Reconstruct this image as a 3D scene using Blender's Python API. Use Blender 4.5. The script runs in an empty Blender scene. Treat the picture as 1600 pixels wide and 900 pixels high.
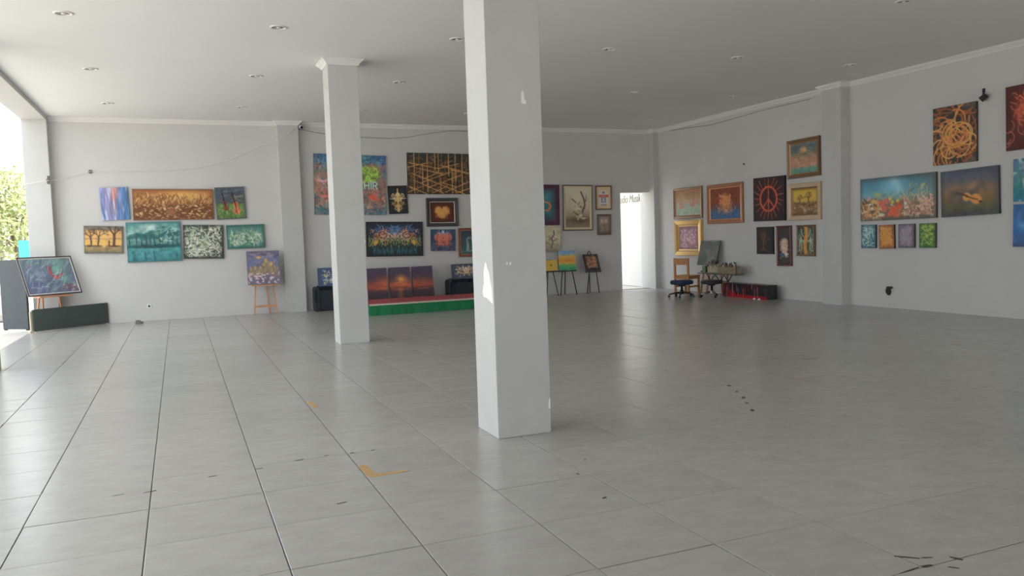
import bpy, bmesh, math, random
import numpy as np
from mathutils import Vector, Matrix

SC = bpy.context.scene
COL = SC.collection
R = math.radians
random.seed(11)

# ------------------------------------------------------------------ camera
CAM_Z = 1.426
cam_data = bpy.data.cameras.new('camera')
cam_data.sensor_fit = 'HORIZONTAL'
cam_data.sensor_width = 36.0
cam_data.lens = 36.0 * 1254.6 / 1600
cam_data.clip_end = 400
cam = bpy.data.objects.new('camera', cam_data)
COL.objects.link(cam)
def aim(yaw, pitch, roll):
    fw = Vector((math.sin(yaw) * math.cos(pitch), math.cos(yaw) * math.cos(pitch), -math.sin(pitch)))
    r0 = Vector((math.cos(yaw), -math.sin(yaw), 0))
    u0 = r0.cross(fw)
    r = math.cos(roll) * r0 + math.sin(roll) * u0
    u = -math.sin(roll) * r0 + math.cos(roll) * u0
    return Matrix(((r.x, u.x, -fw.x), (r.y, u.y, -fw.y), (r.z, u.z, -fw.z)))
cam.matrix_world = Matrix.Translation((0, 0, CAM_Z)) @ aim(0.39207, 0.06494, -0.03336).to_4x4()
SC.camera = cam

# ------------------------------------------------------------------ sky, sun, exposure
world = bpy.data.worlds.new('hazy_sky')
SC.world = world
world.use_nodes = True
bg = world.node_tree.nodes['Background']
bg.inputs['Color'].default_value = (0.90, 0.955, 1.0, 1)
bg.inputs['Strength'].default_value = 1.1
sun_data = bpy.data.lights.new('sun', 'SUN')
sun_data.energy = 3.0
sun_data.angle = R(3)
sun_data.color = (1.0, 0.94, 0.84)
sun = bpy.data.objects.new('sun', sun_data)
COL.objects.link(sun)
sun.rotation_euler = Vector((-0.42, 0.12, -0.90)).to_track_quat('-Z', 'Y').to_euler()
SC.view_settings.view_transform = 'Standard'
SC.view_settings.look = 'None'
SC.view_settings.gamma = 1
SC.view_settings.use_curve_mapping = False
SC.view_settings.exposure = 1.36

# ------------------------------------------------------------------ helpers
def s2l(c):
    c = np.asarray(c, float) / 255.0
    return np.where(c <= 0.04045, c / 12.92, ((c + 0.055) / 1.055) ** 2.4)

_mats = {}
def mat(name, rgb, rough=0.6, metal=0.0, noise=0.0, nscale=8.0, bump=0.0, bscale=60.0, spec=0.5, vary=0.0, stretch=None):
    """rgb = linear albedo; noise = relative colour variation; vary = per-object variation."""
    if name in _mats:
        return _mats[name]
    m = bpy.data.materials.new(name)
    m.use_nodes = True
    nt = m.node_tree
    b = nt.nodes['Principled BSDF']
    b.inputs['Base Color'].default_value = (*rgb, 1)
    b.inputs['Roughness'].default_value = rough
    b.inputs['Metallic'].default_value = metal
    b.inputs['Specular IOR Level'].default_value = spec
    if noise or bump or vary:
        tc = nt.nodes.new('ShaderNodeTexCoord')
        src = tc.outputs['Object']
        if stretch:
            mp = nt.nodes.new('ShaderNodeMapping')
            mp.inputs['Scale'].default_value = stretch
            nt.links.new(src, mp.inputs['Vector'])
            src = mp.outputs['Vector']
    if noise or vary:
        hs = nt.nodes.new('ShaderNodeHueSaturation')
        hs.inputs['Color'].default_value = (*rgb, 1)
        val = None
        if noise:
            n = nt.nodes.new('ShaderNodeTexNoise')
            n.inputs['Scale'].default_value = nscale
            n.inputs['Detail'].default_value = 6
            n.inputs['Roughness'].default_value = 0.65
            nt.links.new(src, n.inputs['Vector'])
            mr = nt.nodes.new('ShaderNodeMapRange')
            mr.inputs['From Min'].default_value = 0.25
            mr.inputs['From Max'].default_value = 0.75
            mr.inputs['To Min'].default_value = 1 - noise
            mr.inputs['To Max'].default_value = 1 + noise
            nt.links.new(n.outputs['Fac'], mr.inputs['Value'])
            val = mr.outputs['Result']
        if vary:
            oi = nt.nodes.new('ShaderNodeObjectInfo')
            mr2 = nt.nodes.new('ShaderNodeMapRange')
            mr2.inputs['To Min'].default_value = 1 - vary
            mr2.inputs['To Max'].default_value = 1 + vary
            nt.links.new(oi.outputs['Random'], mr2.inputs['Value'])
            if val is None:
                val = mr2.outputs['Result']
            else:
                mu = nt.nodes.new('ShaderNodeMath')
                mu.operation = 'MULTIPLY'
                nt.links.new(val, mu.inputs[0])
                nt.links.new(mr2.outputs['Result'], mu.inputs[1])
                val = mu.outputs['Value']
        nt.links.new(val, hs.inputs['Value'])
        nt.links.new(hs.outputs['Color'], b.inputs['Base Color'])
    if bump:
        n2 = nt.nodes.new('ShaderNodeTexNoise')
        n2.inputs['Scale'].default_value = bscale
        n2.inputs['Detail'].default_value = 4
        nt.links.new(src, n2.inputs['Vector'])
        bp = nt.nodes.new('ShaderNodeBump')
        bp.inputs['Strength'].default_value = bump
        bp.inputs['Distance'].default_value = 0.01
        nt.links.new(n2.outputs['Fac'], bp.inputs['Height'])
        nt.links.new(bp.outputs['Normal'], b.inputs['Normal'])
    _mats[name] = m
    return m

class MB:
    """collects simple solids and links them as ONE mesh object"""
    def __init__(s):
        s.bm = bmesh.new()
    def box(s, lo, hi, bev=0.0, M=None):
        v = [s.bm.verts.new((x, y, z)) for x in (lo[0], hi[0]) for y in (lo[1], hi[1]) for z in (lo[2], hi[2])]
        f = [s.bm.faces.new([v[i] for i in q]) for q in ((0, 1, 3, 2), (4, 6, 7, 5), (0, 4, 5, 1), (2, 3, 7, 6), (0, 2, 6, 4), (1, 5, 7, 3))]
        if M is not None:
            bmesh.ops.transform(s.bm, matrix=M, verts=v)
        if bev:
            es = list({e for q in f for e in q.edges})
            bmesh.ops.bevel(s.bm, geom=es, offset=bev, segments=2, affect='EDGES', profile=0.6)
        return s
    def bar(s, a, b, w, d, up=(0, 0, 1), bev=0.0):
        a, b = Vector(a), Vector(b)
        z = (b - a)
        L = z.length
        z.normalize()
        x = Vector(up).cross(z)
        if x.length < 1e-4:
            x = Vector((1, 0, 0))
        x.normalize()
        y = z.cross(x)
        M = Matrix(((x.x, y.x, z.x, a.x), (x.y, y.y, z.y, a.y), (x.z, y.z, z.z, a.z), (0, 0, 0, 1)))
        return s.box((-w / 2, -d / 2, 0), (w / 2, d / 2, L), bev, M)
    def tube(s, pts, r, n=8, cap=True):
        pts = [Vector(p) for p in pts]
        rs = r if isinstance(r, (list, tuple)) else [r] * len(pts)
        rings = []
        prev = None
        for i, p in enumerate(pts):
            t = (pts[min(i + 1, len(pts) - 1)] - pts[max(i - 1, 0)]).normalized()
            if prev is None:
                x = t.orthogonal().normalized()
            else:
                x = prev - t * prev.dot(t)
                x = x.normalized() if x.length > 1e-6 else t.orthogonal().normalized()
            prev = x
            y = t.cross(x)
            rings.append([s.bm.verts.new(p + (x * math.cos(2 * math.pi * k / n) + y * math.sin(2 * math.pi * k / n)) * rs[i]) for k in range(n)])
        for a, b in zip(rings, rings[1:]):
            for k in range(n):
                f = s.bm.faces.new((a[k], a[(k + 1) % n], b[(k + 1) % n], b[k]))
                f.smooth = n > 5
        if cap:
            s.bm.faces.new(rings[0][::-1])
            s.bm.faces.new(rings[-1])
        return s
    def lathe(s, prof, n=24, c=(0, 0, 0)):
        rings = []
        for r_, z in prof:
            rings.append([s.bm.verts.new((c[0] + r_ * math.cos(2 * math.pi * k / n), c[1] + r_ * math.sin(2 * math.pi * k / n), c[2] + z)) for k in range(n)])
        for a, b in zip(rings, rings[1:]):
            for k in range(n):
                f = s.bm.faces.new((a[k], a[(k + 1) % n], b[(k + 1) % n], b[k]))
                f.smooth = True
        s.bm.faces.new(rings[0][::-1])
        s.bm.faces.new(rings[-1])
        return s
    def prism(s, pts, z0, z1, M=None):
        a = [s.bm.verts.new((x, y, z0)) for x, y in pts]
        b = [s.bm.verts.new((x, y, z1)) for x, y in pts]
        n = len(pts)
        s.bm.faces.new(a[::-1])
        s.bm.faces.new(b)
        for k in range(n):
            s.bm.faces.new((a[k], a[(k + 1) % n], b[(k + 1) % n], b[k]))
        if M is not None:
            bmesh.ops.transform(s.bm, matrix=M, verts=a + b)
        return s
    def loops(s, rects):
        """mitred rectangular moulding: list of (x0,x1,z0,z1,y), joined loop to loop"""
        rings = [[s.bm.verts.new(p) for p in ((x0, y, z0), (x1, y, z0), (x1, y, z1), (x0, y, z1))] for x0, x1, z0, z1, y in rects]
        for a, b in zip(rings, rings[1:]):
            for k in range(4):
                s.bm.faces.new((a[k], a[(k + 1) % 4], b[(k + 1) % 4], b[k]))
        return s
    def build(s, name, m, parent=None, loc=None, rot=None):
        bmesh.ops.recalc_face_normals(s.bm, faces=s.bm.faces)
        me = bpy.data.meshes.new(name)
        s.bm.to_mesh(me)
        s.bm.free()
        me.materials.append(m)
        return link(name, me, parent, loc, rot)

def link(name, me, parent=None, loc=None, rot=None):
    o = bpy.data.objects.new(name, me)
    COL.objects.link(o)
    if parent is not None:
        o.parent = parent
    if loc is not None:
        o.location = loc
    if rot is not None:
        o.rotation_euler = rot
    return o

def tag(o, label=None, cat=None, group=None, kind=None):
    if label: o['label'] = label
    if cat: o['category'] = cat
    if group: o['group'] = group
    if kind: o['kind'] = kind
    return o

def thing(name, label, cat, loc=(0, 0, 0), rot=(0, 0, 0), group=None):
    o = bpy.data.objects.new(name, None)
    o.empty_display_size = 0.1
    COL.objects.link(o)
    o.location = loc
    o.rotation_euler = rot
    return tag(o, label, cat, group)

def copy_tree(o, parent=None):
    c = o.copy()
    COL.objects.link(c)
    if parent is not None:
        c.parent = parent
    for ch in list(o.children):
        copy_tree(ch, c)
    return c

def struct(o):
    o['kind'] = 'structure'
    return o

# ------------------------------------------------------------------ setting: materials
H = 3.911          # ceiling
XL, XR = -2.5, 11.035
YB, YF = 17.2, -3.5
WALL = mat('wall_paint', (0.655, 0.645, 0.63), 0.75, noise=0.035, nscale=1.3, bump=0.12, bscale=14, spec=0.3)
COLM = mat('column_paint', (0.575, 0.573, 0.56), 0.7, noise=0.05, nscale=2.2, bump=0.15, bscale=18, spec=0.3)
CEIL = mat('ceiling_paint', (0.86, 0.86, 0.85), 0.8, noise=0.02, nscale=0.7, spec=0.2)
TRIM = mat('cornice_paint', (0.82, 0.81, 0.79), 0.65, spec=0.3)
TILE = mat('floor_tile_glaze', (0.43, 0.42, 0.40), 0.24, noise=0.11, nscale=4.5, bump=0.05, bscale=9, vary=0.035, stretch=(1, 2.2, 1))
GROUT = mat('floor_grout', (0.15, 0.147, 0.14), 0.8, noise=0.2, nscale=20)
GROUND = mat('outside_concrete', (0.62, 0.585, 0.53), 0.85, noise=0.08, nscale=1.5)

# ------------------------------------------------------------------ setting: shell
struct(MB().box((XL, YF, -0.25), (XR + 0.3, YB + 0.30, -0.008)).build('floor', GROUT))
FLOOR = bpy.data.objects['floor']
struct(MB().box((XL, YF, H), (XR + 0.3, YB + 0.3, H + 0.3)).build('ceiling', CEIL))
FX0, FX1 = 3.4, 10.9                      # unseen opening behind the camera, added and sized for fill light
DX0, DX1, DZ = 10.055, 10.88, 2.39         # doorway in the back wall
struct(MB().box((-2.12, YB, 0), (DX0, YB + 0.30, H)).box((DX0, YB, DZ), (DX1, YB + 0.30, H)).build('wall_back', WALL))
struct(MB().box((XR, YF, 0), (XR + 0.3, YB + 12, H)).build('wall_right', WALL))
struct(MB().box((XL, YF - 0.3, 0), (FX0, YF, H)).box((FX1, YF - 0.3, 0), (XR + 0.3, YF, H)).box((FX0, YF - 0.3, 3.3), (FX1, YF, H)).build('wall_front', WALL))
struct(MB().box((XL, YF, 0), (XL + 0.25, 2.0, 3.83)).build('wall_left', WALL))  # unseen wall, its length set to limit light on the column fronts
# proud piers on the walls
struct(MB().box((2.0, YB - 0.17, 0), (2.41, YB, H)).build('pilaster', COLM))
struct(MB().box((XR - 0.215, 10.88, 0), (XR, 11.33, H)).build('pilaster', COLM))
struct(MB().box((DX1, YB - 0.22, 0), (XR, YB + 0.42, H)).build('pilaster', COLM))
struct(MB().box((XL, YF, 3.83), (-2.1, YB + 0.2, H)).build('beam', COLM))
struct(MB().box((-60, -40, -0.45), (60, 90, -0.26)).build('ground', GROUND))
struct(MB().box((-14, -20, -0.26), (XL, 60, -0.05)).box((XL, -20, -0.26), (40, YF, -0.05)).box((XL, YB + 0.3, -0.26), (XR + 0.3, YB + 14, -0.01)).build('pavement', GROUND))

# cornice moulding along the walls, wrapped round the piers
def cornice(path, name, closed=False, parent=None, m=TRIM):
    """path = plan points with the room on the left of travel; profile steps out from wall to ceiling"""
    prof = [(0.0, -0.082), (0.015, -0.082), (0.018, -0.066), (0.034, -0.048), (0.057, -0.03), (0.067, -0.016), (0.076, -0.016), (0.076, 0.0)]
    pts = [Vector((x, y)) for x, y in path]
    n = len(pts)
    bm = bmesh.new()
    rings = []
    for i, p in enumerate(pts):
        if closed:
            d0, d1 = (p - pts[i - 1]).normalized(), (pts[(i + 1) % n] - p).normalized()
        else:
            d0 = (p - pts[i - 1]).normalized() if i else (pts[1] - p).normalized()
            d1 = (pts[i + 1] - p).normalized() if i < n - 1 else d0
        n0, n1 = Vector((-d0.y, d0.x)), Vector((-d1.y, d1.x))
        mit = (n0 + n1) / (1 + n0.dot(n1))
        rings.append([bm.verts.new((p.x + mit.x * a, p.y + mit.y * a, H + z)) for a, z in prof])
    pairs = list(zip(rings, rings[1:])) + ([(rings[-1], rings[0])] if closed else [])
    for a, b in pairs:
        for k in range(len(prof) - 1):
            bm.faces.new((a[k], b[k], b[k + 1], a[k + 1]))
    bmesh.ops.recalc_face_normals(bm, faces=bm.faces)
    me = bpy.data.meshes.new(name)
    bm.to_mesh(me)
    bm.free()
    me.materials.append(m)
    return link(name, me, parent)
# travel so that the room lies to the left
struct(cornice([(XR, YF), (XR, 10.88), (XR - 0.215, 10.88), (XR - 0.215, 11.33), (XR, 11.33), (XR, YB - 0.22), (DX1, YB - 0.22), (DX1, YB)], 'trim_1'))
struct(cornice([(DX1, YB), (2.41, YB), (2.41, YB - 0.17), (2.0, YB - 0.17), (2.0, YB), (-2.1, YB)], 'trim_2'))

# ------------------------------------------------------------------ columns
def blotch(cx, cy, pts, z, seed):
    return [(cx + a, cy + b) for a, b in pts]
def column(x0, y0, label, w=0.41, cap=True):
    t = thing('column', label, 'column', (x0 + w / 2, y0 + w / 2, 0))
    MB().box((-w / 2, -w / 2, 0), (w / 2, w / 2, H), 0.006).build('shaft', COLM, t)
    if cap:
        h = w / 2
        c = cornice([(-h, -h), (-h, h), (h, h), (h, -h)], 'cornice_cap', True, t)
    return t
near_col = column(2.01, 5.2, 'large square white column with a bright peeled paint patch, nearest to the viewer')
far_col = column(2.01, 11.15, 'square white column with a moulded cap standing in the middle of the hall')
left_col = column(-2.51, 11.15, 'column of which only a sliver shows at the left picture edge')
end_col = column(-2.51, 17.0, 'pale end column beside the open left side, behind the big easel', cap=False)
for y in (-0.8, -6.8):
    pass
PEEL = mat('bare_filler', (0.93, 0.93, 0.91), 0.8)
SMUDGE = mat('grey_smudge', (0.42, 0.42, 0.40), 0.8)
def wall_patch(parent, pts, face, name='peeled_patch', m=PEEL, label=None, t=0.0015):
    """pts in world (a, z); face 'x' -> lies on a plane x=const, 'y' -> on y=const; thickness t"""
    bm = bmesh.new()
    k, v = face
    px, py, _ = parent.location
    fr, bk = [], []
    for a, z in pts:
        if k == 'x':
            fr.append(bm.verts.new((v - t - px, a - py, z)))
            bk.append(bm.verts.new((v + t - px, a - py, z)))
        else:
            fr.append(bm.verts.new((a - px, v - t - py, z)))
            bk.append(bm.verts.new((a - px, v + t - py, z)))
    bm.faces.new(fr)
    bm.faces.new(bk[::-1])
    for i in range(len(pts)):
        j = (i + 1) % len(pts)
        bm.faces.new((fr[i], bk[i], bk[j], fr[j]))
    bmesh.ops.recalc_face_normals(bm, faces=bm.faces)
    me = bpy.data.meshes.new(name)
    bm.to_mesh(me)
    bm.free()
    me.materials.append(m)
    o = link(name, me, parent)
    if label: o['label'] = label
    return o
wall_patch(near_col, [(5.215, 0.955), (5.26, 0.965), (5.33, 0.99), (5.40, 0.995), (5.415, 1.03), (5.40, 1.07), (5.385, 1.09), (5.385, 1.15), (5.37, 1.20), (5.34, 1.245), (5.325, 1.24), (5.30, 1.20), (5.27, 1.17), (5.245, 1.10), (5.225, 1.06), (5.222, 1.0)], ('x', 2.01), label='bright white bare patch where the paint has peeled')
wall_patch(near_col, [(2.268, 2.345), (2.30, 2.34), (2.306, 2.36), (2.29, 2.375), (2.288, 2.42), (2.278, 2.435), (2.266, 2.415)], ('y', 5.2), label='small white chip in the paint')
wall_patch(near_col, [(2.112, 1.225), (2.122, 1.222), (2.124, 1.245), (2.115, 1.248)], ('y', 5.2))
wall_patch(near_col, [(2.135, 1.222), (2.15, 1.224), (2.15, 1.24), (2.137, 1.242)], ('y', 5.2))
wall_patch(near_col, [(2.42 - 0.018, 0.18), (2.418, 0.17), (2.419, 0.25), (2.41, 0.24)], ('y', 5.2))
wall_patch(far_col, [(2.405, 1.40), (2.418, 1.395), (2.419, 1.43), (2.41, 1.44)], ('y', 11.15))

# ------------------------------------------------------------------ floor tiles: 300 single tiles nearest the camera, the rest joined
TS, TX, TY, GAP = 0.6, 0.977, 4.757, 0.005
def tile_mesh(w, d, name='floor_tile'):
    bm = bmesh.new()
    e = 0.003
    def ring(i, z):
        return [bm.verts.new(p) for p in ((i, i, z), (w - i, i, z), (w - i, d - i, z), (i, d - i, z))]
    r0, r1, r2 = ring(0, -0.012), ring(0, -e * 0.6), ring(e, 0)
    for a, b in ((r0, r1), (r1, r2)):
        for k in range(4):
            bm.faces.new((a[k], a[(k + 1) % 4], b[(k + 1) % 4], b[k]))
    bm.faces.new(r2)
    me = bpy.data.meshes.new(name)
    bm.to_mesh(me)
    bm.free()
    me.materials.append(TILE)
    return me
full_tile = tile_mesh(TS - GAP, TS - GAP)
inv = cam.matrix_world.inverted()
cells = []
i0, i1 = int((XL - TX) / TS) - 2, int((XR - TX) / TS) + 2
j0, j1 = int((YF - TY) / TS) - 2, int((YB - TY) / TS) + 2
for i in range(i0, i1):
    for j in range(j0, j1):
        xa, xb = TX + i * TS, TX + (i + 1) * TS
        ya, yb = TY + j * TS, TY + (j + 1) * TS
        xa2, xb2, ya2, yb2 = max(xa, XL), min(xb, XR - 0.002), max(ya, YF), min(yb, YB - 0.002)
        if xb2 - xa2 < 0.02 or yb2 - ya2 < 0.02:
            continue
        c = inv @ Vector(((xa2 + xb2) / 2, (ya2 + yb2) / 2, 0))
        vis = c.z < -0.5 and abs(c.x / c.z) < 0.70 and abs(c.y / c.z) < 0.42
        cells.append((0 if vis else 1, c.length, xa2, xb2, ya2, yb2))
cells.sort()
rest = bmesh.new()
rng = random.Random(5)
for n, (hid, dist, xa, xb, ya, yb) in enumerate(cells):
    w, d = xb - xa - GAP, yb - ya - GAP
    if n < 298 and not hid:
        me = full_tile if abs(w - TS + GAP) < 1e-4 and abs(d - TS + GAP) < 1e-4 else tile_mesh(w, d)
        o = link('floor_tile', me, FLOOR, (xa + GAP / 2, ya + GAP / 2, rng.uniform(-0.0006, 0.0006)))
        o.rotation_euler = (rng.gauss(0, 0.0010), rng.gauss(0, 0.0010), 0)
    else:
        x0, y0, x1, y1 = xa + GAP / 2, ya + GAP / 2, xb - GAP / 2, yb - GAP / 2
        zz = rng.uniform(-0.0005, 0.0005)
        v = [rest.verts.new(p) for p in ((x0, y0, zz - 0.01), (x1, y0, zz - 0.01), (x1, y1, zz - 0.01), (x0, y1, zz - 0.01), (x0, y0, zz), (x1, y0, zz), (x1, y1, zz), (x0, y1, zz))]
        for q in ((0, 1, 5, 4), (1, 2, 6, 5), (2, 3, 7, 6), (3, 0, 4, 7), (4, 5, 6, 7)):
            rest.faces.new([v[k] for k in q])
me = bpy.data.meshes.new('distant_tiles')
rest.to_mesh(me)
rest.free()
me.materials.append(TILE)
tag(link('distant_tiles', me, FLOOR), kind='stuff')

# marks and tape on the floor
TAPE = mat('tan_tape', (0.52, 0.33, 0.15), 0.6, noise=0.15, nscale=30)
MARK = mat('black_scuff', (0.05, 0.048, 0.042), 0.7)
def flat(name, pts, m, parent=None, z=0.0012):
    bm = bmesh.new()
    a = [bm.verts.new((x, y, z)) for x, y in pts]
    b = [bm.verts.new((x, y, z - 0.0012)) for x, y in pts]
    bm.faces.new(a)
    for k in range(len(pts)):
        bm.faces.new((a[k], b[k], b[(k + 1) % len(pts)], a[(k + 1) % len(pts)]))
    bmesh.ops.recalc_face_normals(bm, faces=bm.faces)
    me = bpy.data.meshes.new(name)
    bm.to_mesh(me)
    bm.free()
    me.materials.append(m)
    return link(name, me, parent)
o = flat('floor_tape', [(0.975, 5.03), (1.03, 5.03), (1.045, 4.80), (1.23, 4.79), (1.235, 4.755), (1.0, 4.735), (0.985, 4.76)], TAPE)
tag(o, 'L-shaped strip of tan tape stuck on the floor tiles in the foreground', 'tape')
o = flat('floor_tape', [(0.985, 7.3), (1.03, 7.32), (1.055, 7.02), (1.01, 7.0)], TAPE)
tag(o, 'short scrap of tan tape on the floor left of the near column', 'tape')
def dash(x, y, l, w, ang):
    c, s_ = math.cos(ang), math.sin(ang)
    P = [(-l / 2, -w / 2), (-l / 6, -w * 0.7), (l / 2, -w / 3), (l / 2, w / 2), (0, w * 0.6), (-l / 2, w / 3)]
    o = flat('scuff_mark', [(x + a * c - b * s_, y + a * s_ + b * c) for a, b in P], MARK, FLOOR)
    return o
for d in ((4.56, 5.94, 0.06, 0.03, 1.0), (4.44, 5.68, 0.05, 0.02, 0.7), (4.33, 5.45, 0.09, 0.025, 0.8), (4.22, 5.27, 0.05, 0.02, 1.2), (4.08, 5.03, 0.07, 0.025, 0.9),
          (2.80, 2.46, 0.10, 0.012, -0.75), (2.87, 2.42, 0.05, 0.010, -0.4), (2.97, 2.36, 0.05, 0.015, -1.2), (2.80, 2.36, 0.05, 0.016, -0.2), (2.88, 2.30, 0.04, 0.008, -0.9), (2.70, 2.36, 0.12, 0.007, 0.1),
          (0.66, 5.36, 0.06, 0.012, 0.1), (0.84, 5.38, 0.03, 0.010, 0.1), (1.01, 5.36, 0.03, 0.012, 0.0), (1.15, 5.36, 0.03, 0.010, 0.2), (0.40, 5.28, 0.05, 0.010, 0.05),
          (-0.62, 5.14, 0.06, 0.012, 0.2), (-0.40, 5.12, 0.07, 0.012, 0.2), (-0.23, 5.10, 0.07, 0.012, 0.2), (0.12, 5.25, 0.05, 0.010, 0.1), (-0.95, 3.9, 0.05, 0.02, 0.3),
          (2.3, 4.45, 0.015, 0.012, 0.3), (2.12, 4.2, 0.012, 0.02, 0.3), (2.05, 3.75, 0.03, 0.012, 0.3), (6.2, 6.7, 0.20, 0.02, -0.2), (0.75, 4.35, 0.06, 0.008, 0.2)):
    dash(*d)

# ------------------------------------------------------------------ downlights
RIM = mat('downlight_rim', (0.78, 0.77, 0.74), 0.35)
CUP = mat('downlight_reflector', (0.42, 0.42, 0.40), 0.25, metal=0.8)
LAMP = mat('downlight_bulb', (0.85, 0.85, 0.82), 0.3)
def downlight():
    t = thing('downlight', 'x', 'light', group='recessed ceiling downlights')
    MB().lathe([(0.068, 0.0), (0.070, -0.010), (0.092, -0.012), (0.098, -0.006), (0.099, 0.0)], 28).build('rim', RIM, t)
    MB().lathe([(0.066, -0.0015), (0.060, -0.0035), (0.030, -0.004), (0.001, -0.0045)], 24).build('reflector', CUP, t)
    MB().lathe([(0.001, -0.014), (0.018, -0.012), (0.024, -0.006), (0.022, -0.001)], 16).build('bulb', LAMP, t)
    return t
LX = (-0.97, 1.21, 3.38, 5.56, 7.70, 9.84)
LY = (6.80, 9.70, 12.55, 15.42)
ROWS = ('nearest', 'second nearest', 'third', 'farthest')
COLS = ('leftmost', 'second from the left', 'third from the left', 'third from the right', 'second from the right', 'rightmost')
proto = None
for r_, y in enumerate(LY):
    for c_, x in enumerate(LX):
        if r_ == 0 and c_ != 4: continue
        o = downlight() if proto is None else copy_tree(proto)
        proto = proto or o
        o.location = (x, y, H)
        if r_ == 0:
            o['label'] = 'round recessed downlight cut by the top edge of the picture'
        else:
            o['label'] = 'round recessed ceiling downlight, %s in the %s of the three full rows' % (COLS[c_], ('', 'nearest', 'middle', 'farthest')[r_])
#@@ART
# ------------------------------------------------------------------ painted pictures
CELL = 0.009
class Art:
    """a small painter: colours as seen (0-255), x runs 0..a, y runs 0 (top)..1 (bottom)"""
    def __init__(s, w, h, seed=1):
        s.nx, s.ny = max(12, int(w / CELL)), max(12, int(h / CELL))
        s.a = w / h
        s.X, s.Y = np.meshgrid((np.arange(s.nx) + 0.5) / s.nx * s.a, (np.arange(s.ny) + 0.5) / s.ny)
        s.c = np.zeros((s.ny, s.nx, 3)) + 128.0
        s.r = np.random.RandomState(seed)
    def grad(s, *st):
        ys = [t[0] for t in st]
        for k in range(3):
            s.c[..., k] = np.interp(s.Y, ys, [t[1][k] for t in st])
        return s
    def fill(s, c):
        s.c[:] = c
        return s
    def noise(s, fx, fy=None, oct=2):
        fy = fy or fx
        out = np.zeros_like(s.X)
        amp = 1.0
        for o in range(oct):
            u, v = s.X * fx * 2 ** o, s.Y * fy * 2 ** o
            nx, ny = int(u.max()) + 3, int(v.max()) + 3
            g = s.r.rand(ny, nx)
            i, j = v.astype(int), u.astype(int)
            p, q = v - i, u - j
            p, q = p * p * (3 - 2 * p), q * q * (3 - 2 * q)
            out += amp * (g[i, j] * (1 - p) * (1 - q) + g[i + 1, j] * p * (1 - q) + g[i, j + 1] * (1 - p) * q + g[i + 1, j + 1] * p * q - 0.5)
            amp *= 0.55
        return out
    def mix(s, m, c):
        m = np.clip(m, 0, 1)[..., None]
        s.c = s.c * (1 - m) + np.asarray(c, float) * m
        return s
    def tone(s, amt, fx, fy=None):
        s.c *= (1 + amt * s.noise(fx, fy))[..., None]
        return s
    def cloud(s, c, f, lo=0.0, hi=0.4, fy=None, mask=1.0):
        return s.mix(np.clip((s.noise(f, fy) - lo) / (hi - lo), 0, 1) * mask, c)
    def blob(s, x, y, rx, ry, c, soft=0.4, al=1.0, ang=0.0):
        ca, sa = math.cos(ang), math.sin(ang)
        dx, dy = s.X - x, s.Y - y
        d = np.hypot((dx * ca + dy * sa) / rx, (-dx * sa + dy * ca) / ry)
        return s.mix(np.clip((1 - d) / max(soft, 1e-3) + 0.0, 0, 1) * al, c)
    def line(s, pts, w, c, al=1.0, soft=0.5):
        P = np.asarray(pts, float)
        m = w * 1.5 + 0.02
        x0, x1, y0, y1 = P[:, 0].min() - m, P[:, 0].max() + m, P[:, 1].min() - m, P[:, 1].max() + m
        j0, j1 = max(0, int(x0 / s.a * s.nx)), min(s.nx, int(x1 / s.a * s.nx) + 2)
        i0, i1 = max(0, int(y0 * s.ny)), min(s.ny, int(y1 * s.ny) + 2)
        if j1 <= j0 or i1 <= i0:
            return s
        X, Y = s.X[i0:i1, j0:j1], s.Y[i0:i1, j0:j1]
        d = np.full(X.shape, 9.0)
        for a, b in zip(P, P[1:]):
            ab = b - a
            t = np.clip(((X - a[0]) * ab[0] + (Y - a[1]) * ab[1]) / max(ab @ ab, 1e-9), 0, 1)
            d = np.minimum(d, np.hypot(X - a[0] - t * ab[0], Y - a[1] - t * ab[1]))
        hw = max(w / 2, 0.35 / s.ny)
        k = np.clip((hw * (1 + soft) - d) / (hw * 2 * soft + 1e-6), 0, 1)[..., None] * al
        s.c[i0:i1, j0:j1] = s.c[i0:i1, j0:j1] * (1 - k) + np.asarray(c, float) * k
        return s
    def curl(s, x, y, L, w, c, a0=None, bend=None, al=0.9, n=6):
        a0 = s.r.uniform(0, 6.28) if a0 is None else a0
        bend = s.r.uniform(-2.5, 2.5) if bend is None else bend
        pts = [(x, y)]
        for k in range(n):
            a0 += bend / n
            pts.append((pts[-1][0] + math.cos(a0) * L / n, pts[-1][1] + math.sin(a0) * L / n))
        return s.line(pts, w, c, al)
    def dabs(s, n, box, L, w, cols, ang=None, bend=1.0, al=0.85, spread=0.4, mirror=None):
        for _ in range(n):
            x, y = s.r.uniform(box[0], box[2]) * s.a, s.r.uniform(box[1], box[3])
            c = cols[s.r.randint(len(cols))]
            a0 = s.r.uniform(0, 6.28) if ang is None else ang + s.r.uniform(-spread, spread)
            b = s.r.uniform(-bend, bend)
            l = L * s.r.uniform(0.6, 1.3)
            s.curl(x, y, l, w, c, a0, b, al)
            if mirror is not None:
                s.curl(2 * mirror * s.a - x, y, l, w, c, math.pi - a0, -b, al)
        return s
    def tree(s, x, y, h, c, w=0.035, lean=0.0, depth=3, a0=-1.57, sp=0.6):
        x2, y2 = x + math.cos(a0 + lean) * h, y + math.sin(a0 + lean) * h
        s.line([(x, y), ((x + x2) / 2 + 0.01, (y + y2) / 2), (x2, y2)], w, c)
        if depth:
            for k in (-1, 1, 0.2):
                s.tree(x2, y2, h * s.r.uniform(0.5, 0.75), c, w * 0.55, 0, depth - 1, a0 + lean + k * sp * s.r.uniform(0.7, 1.3), sp)
        return s
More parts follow.
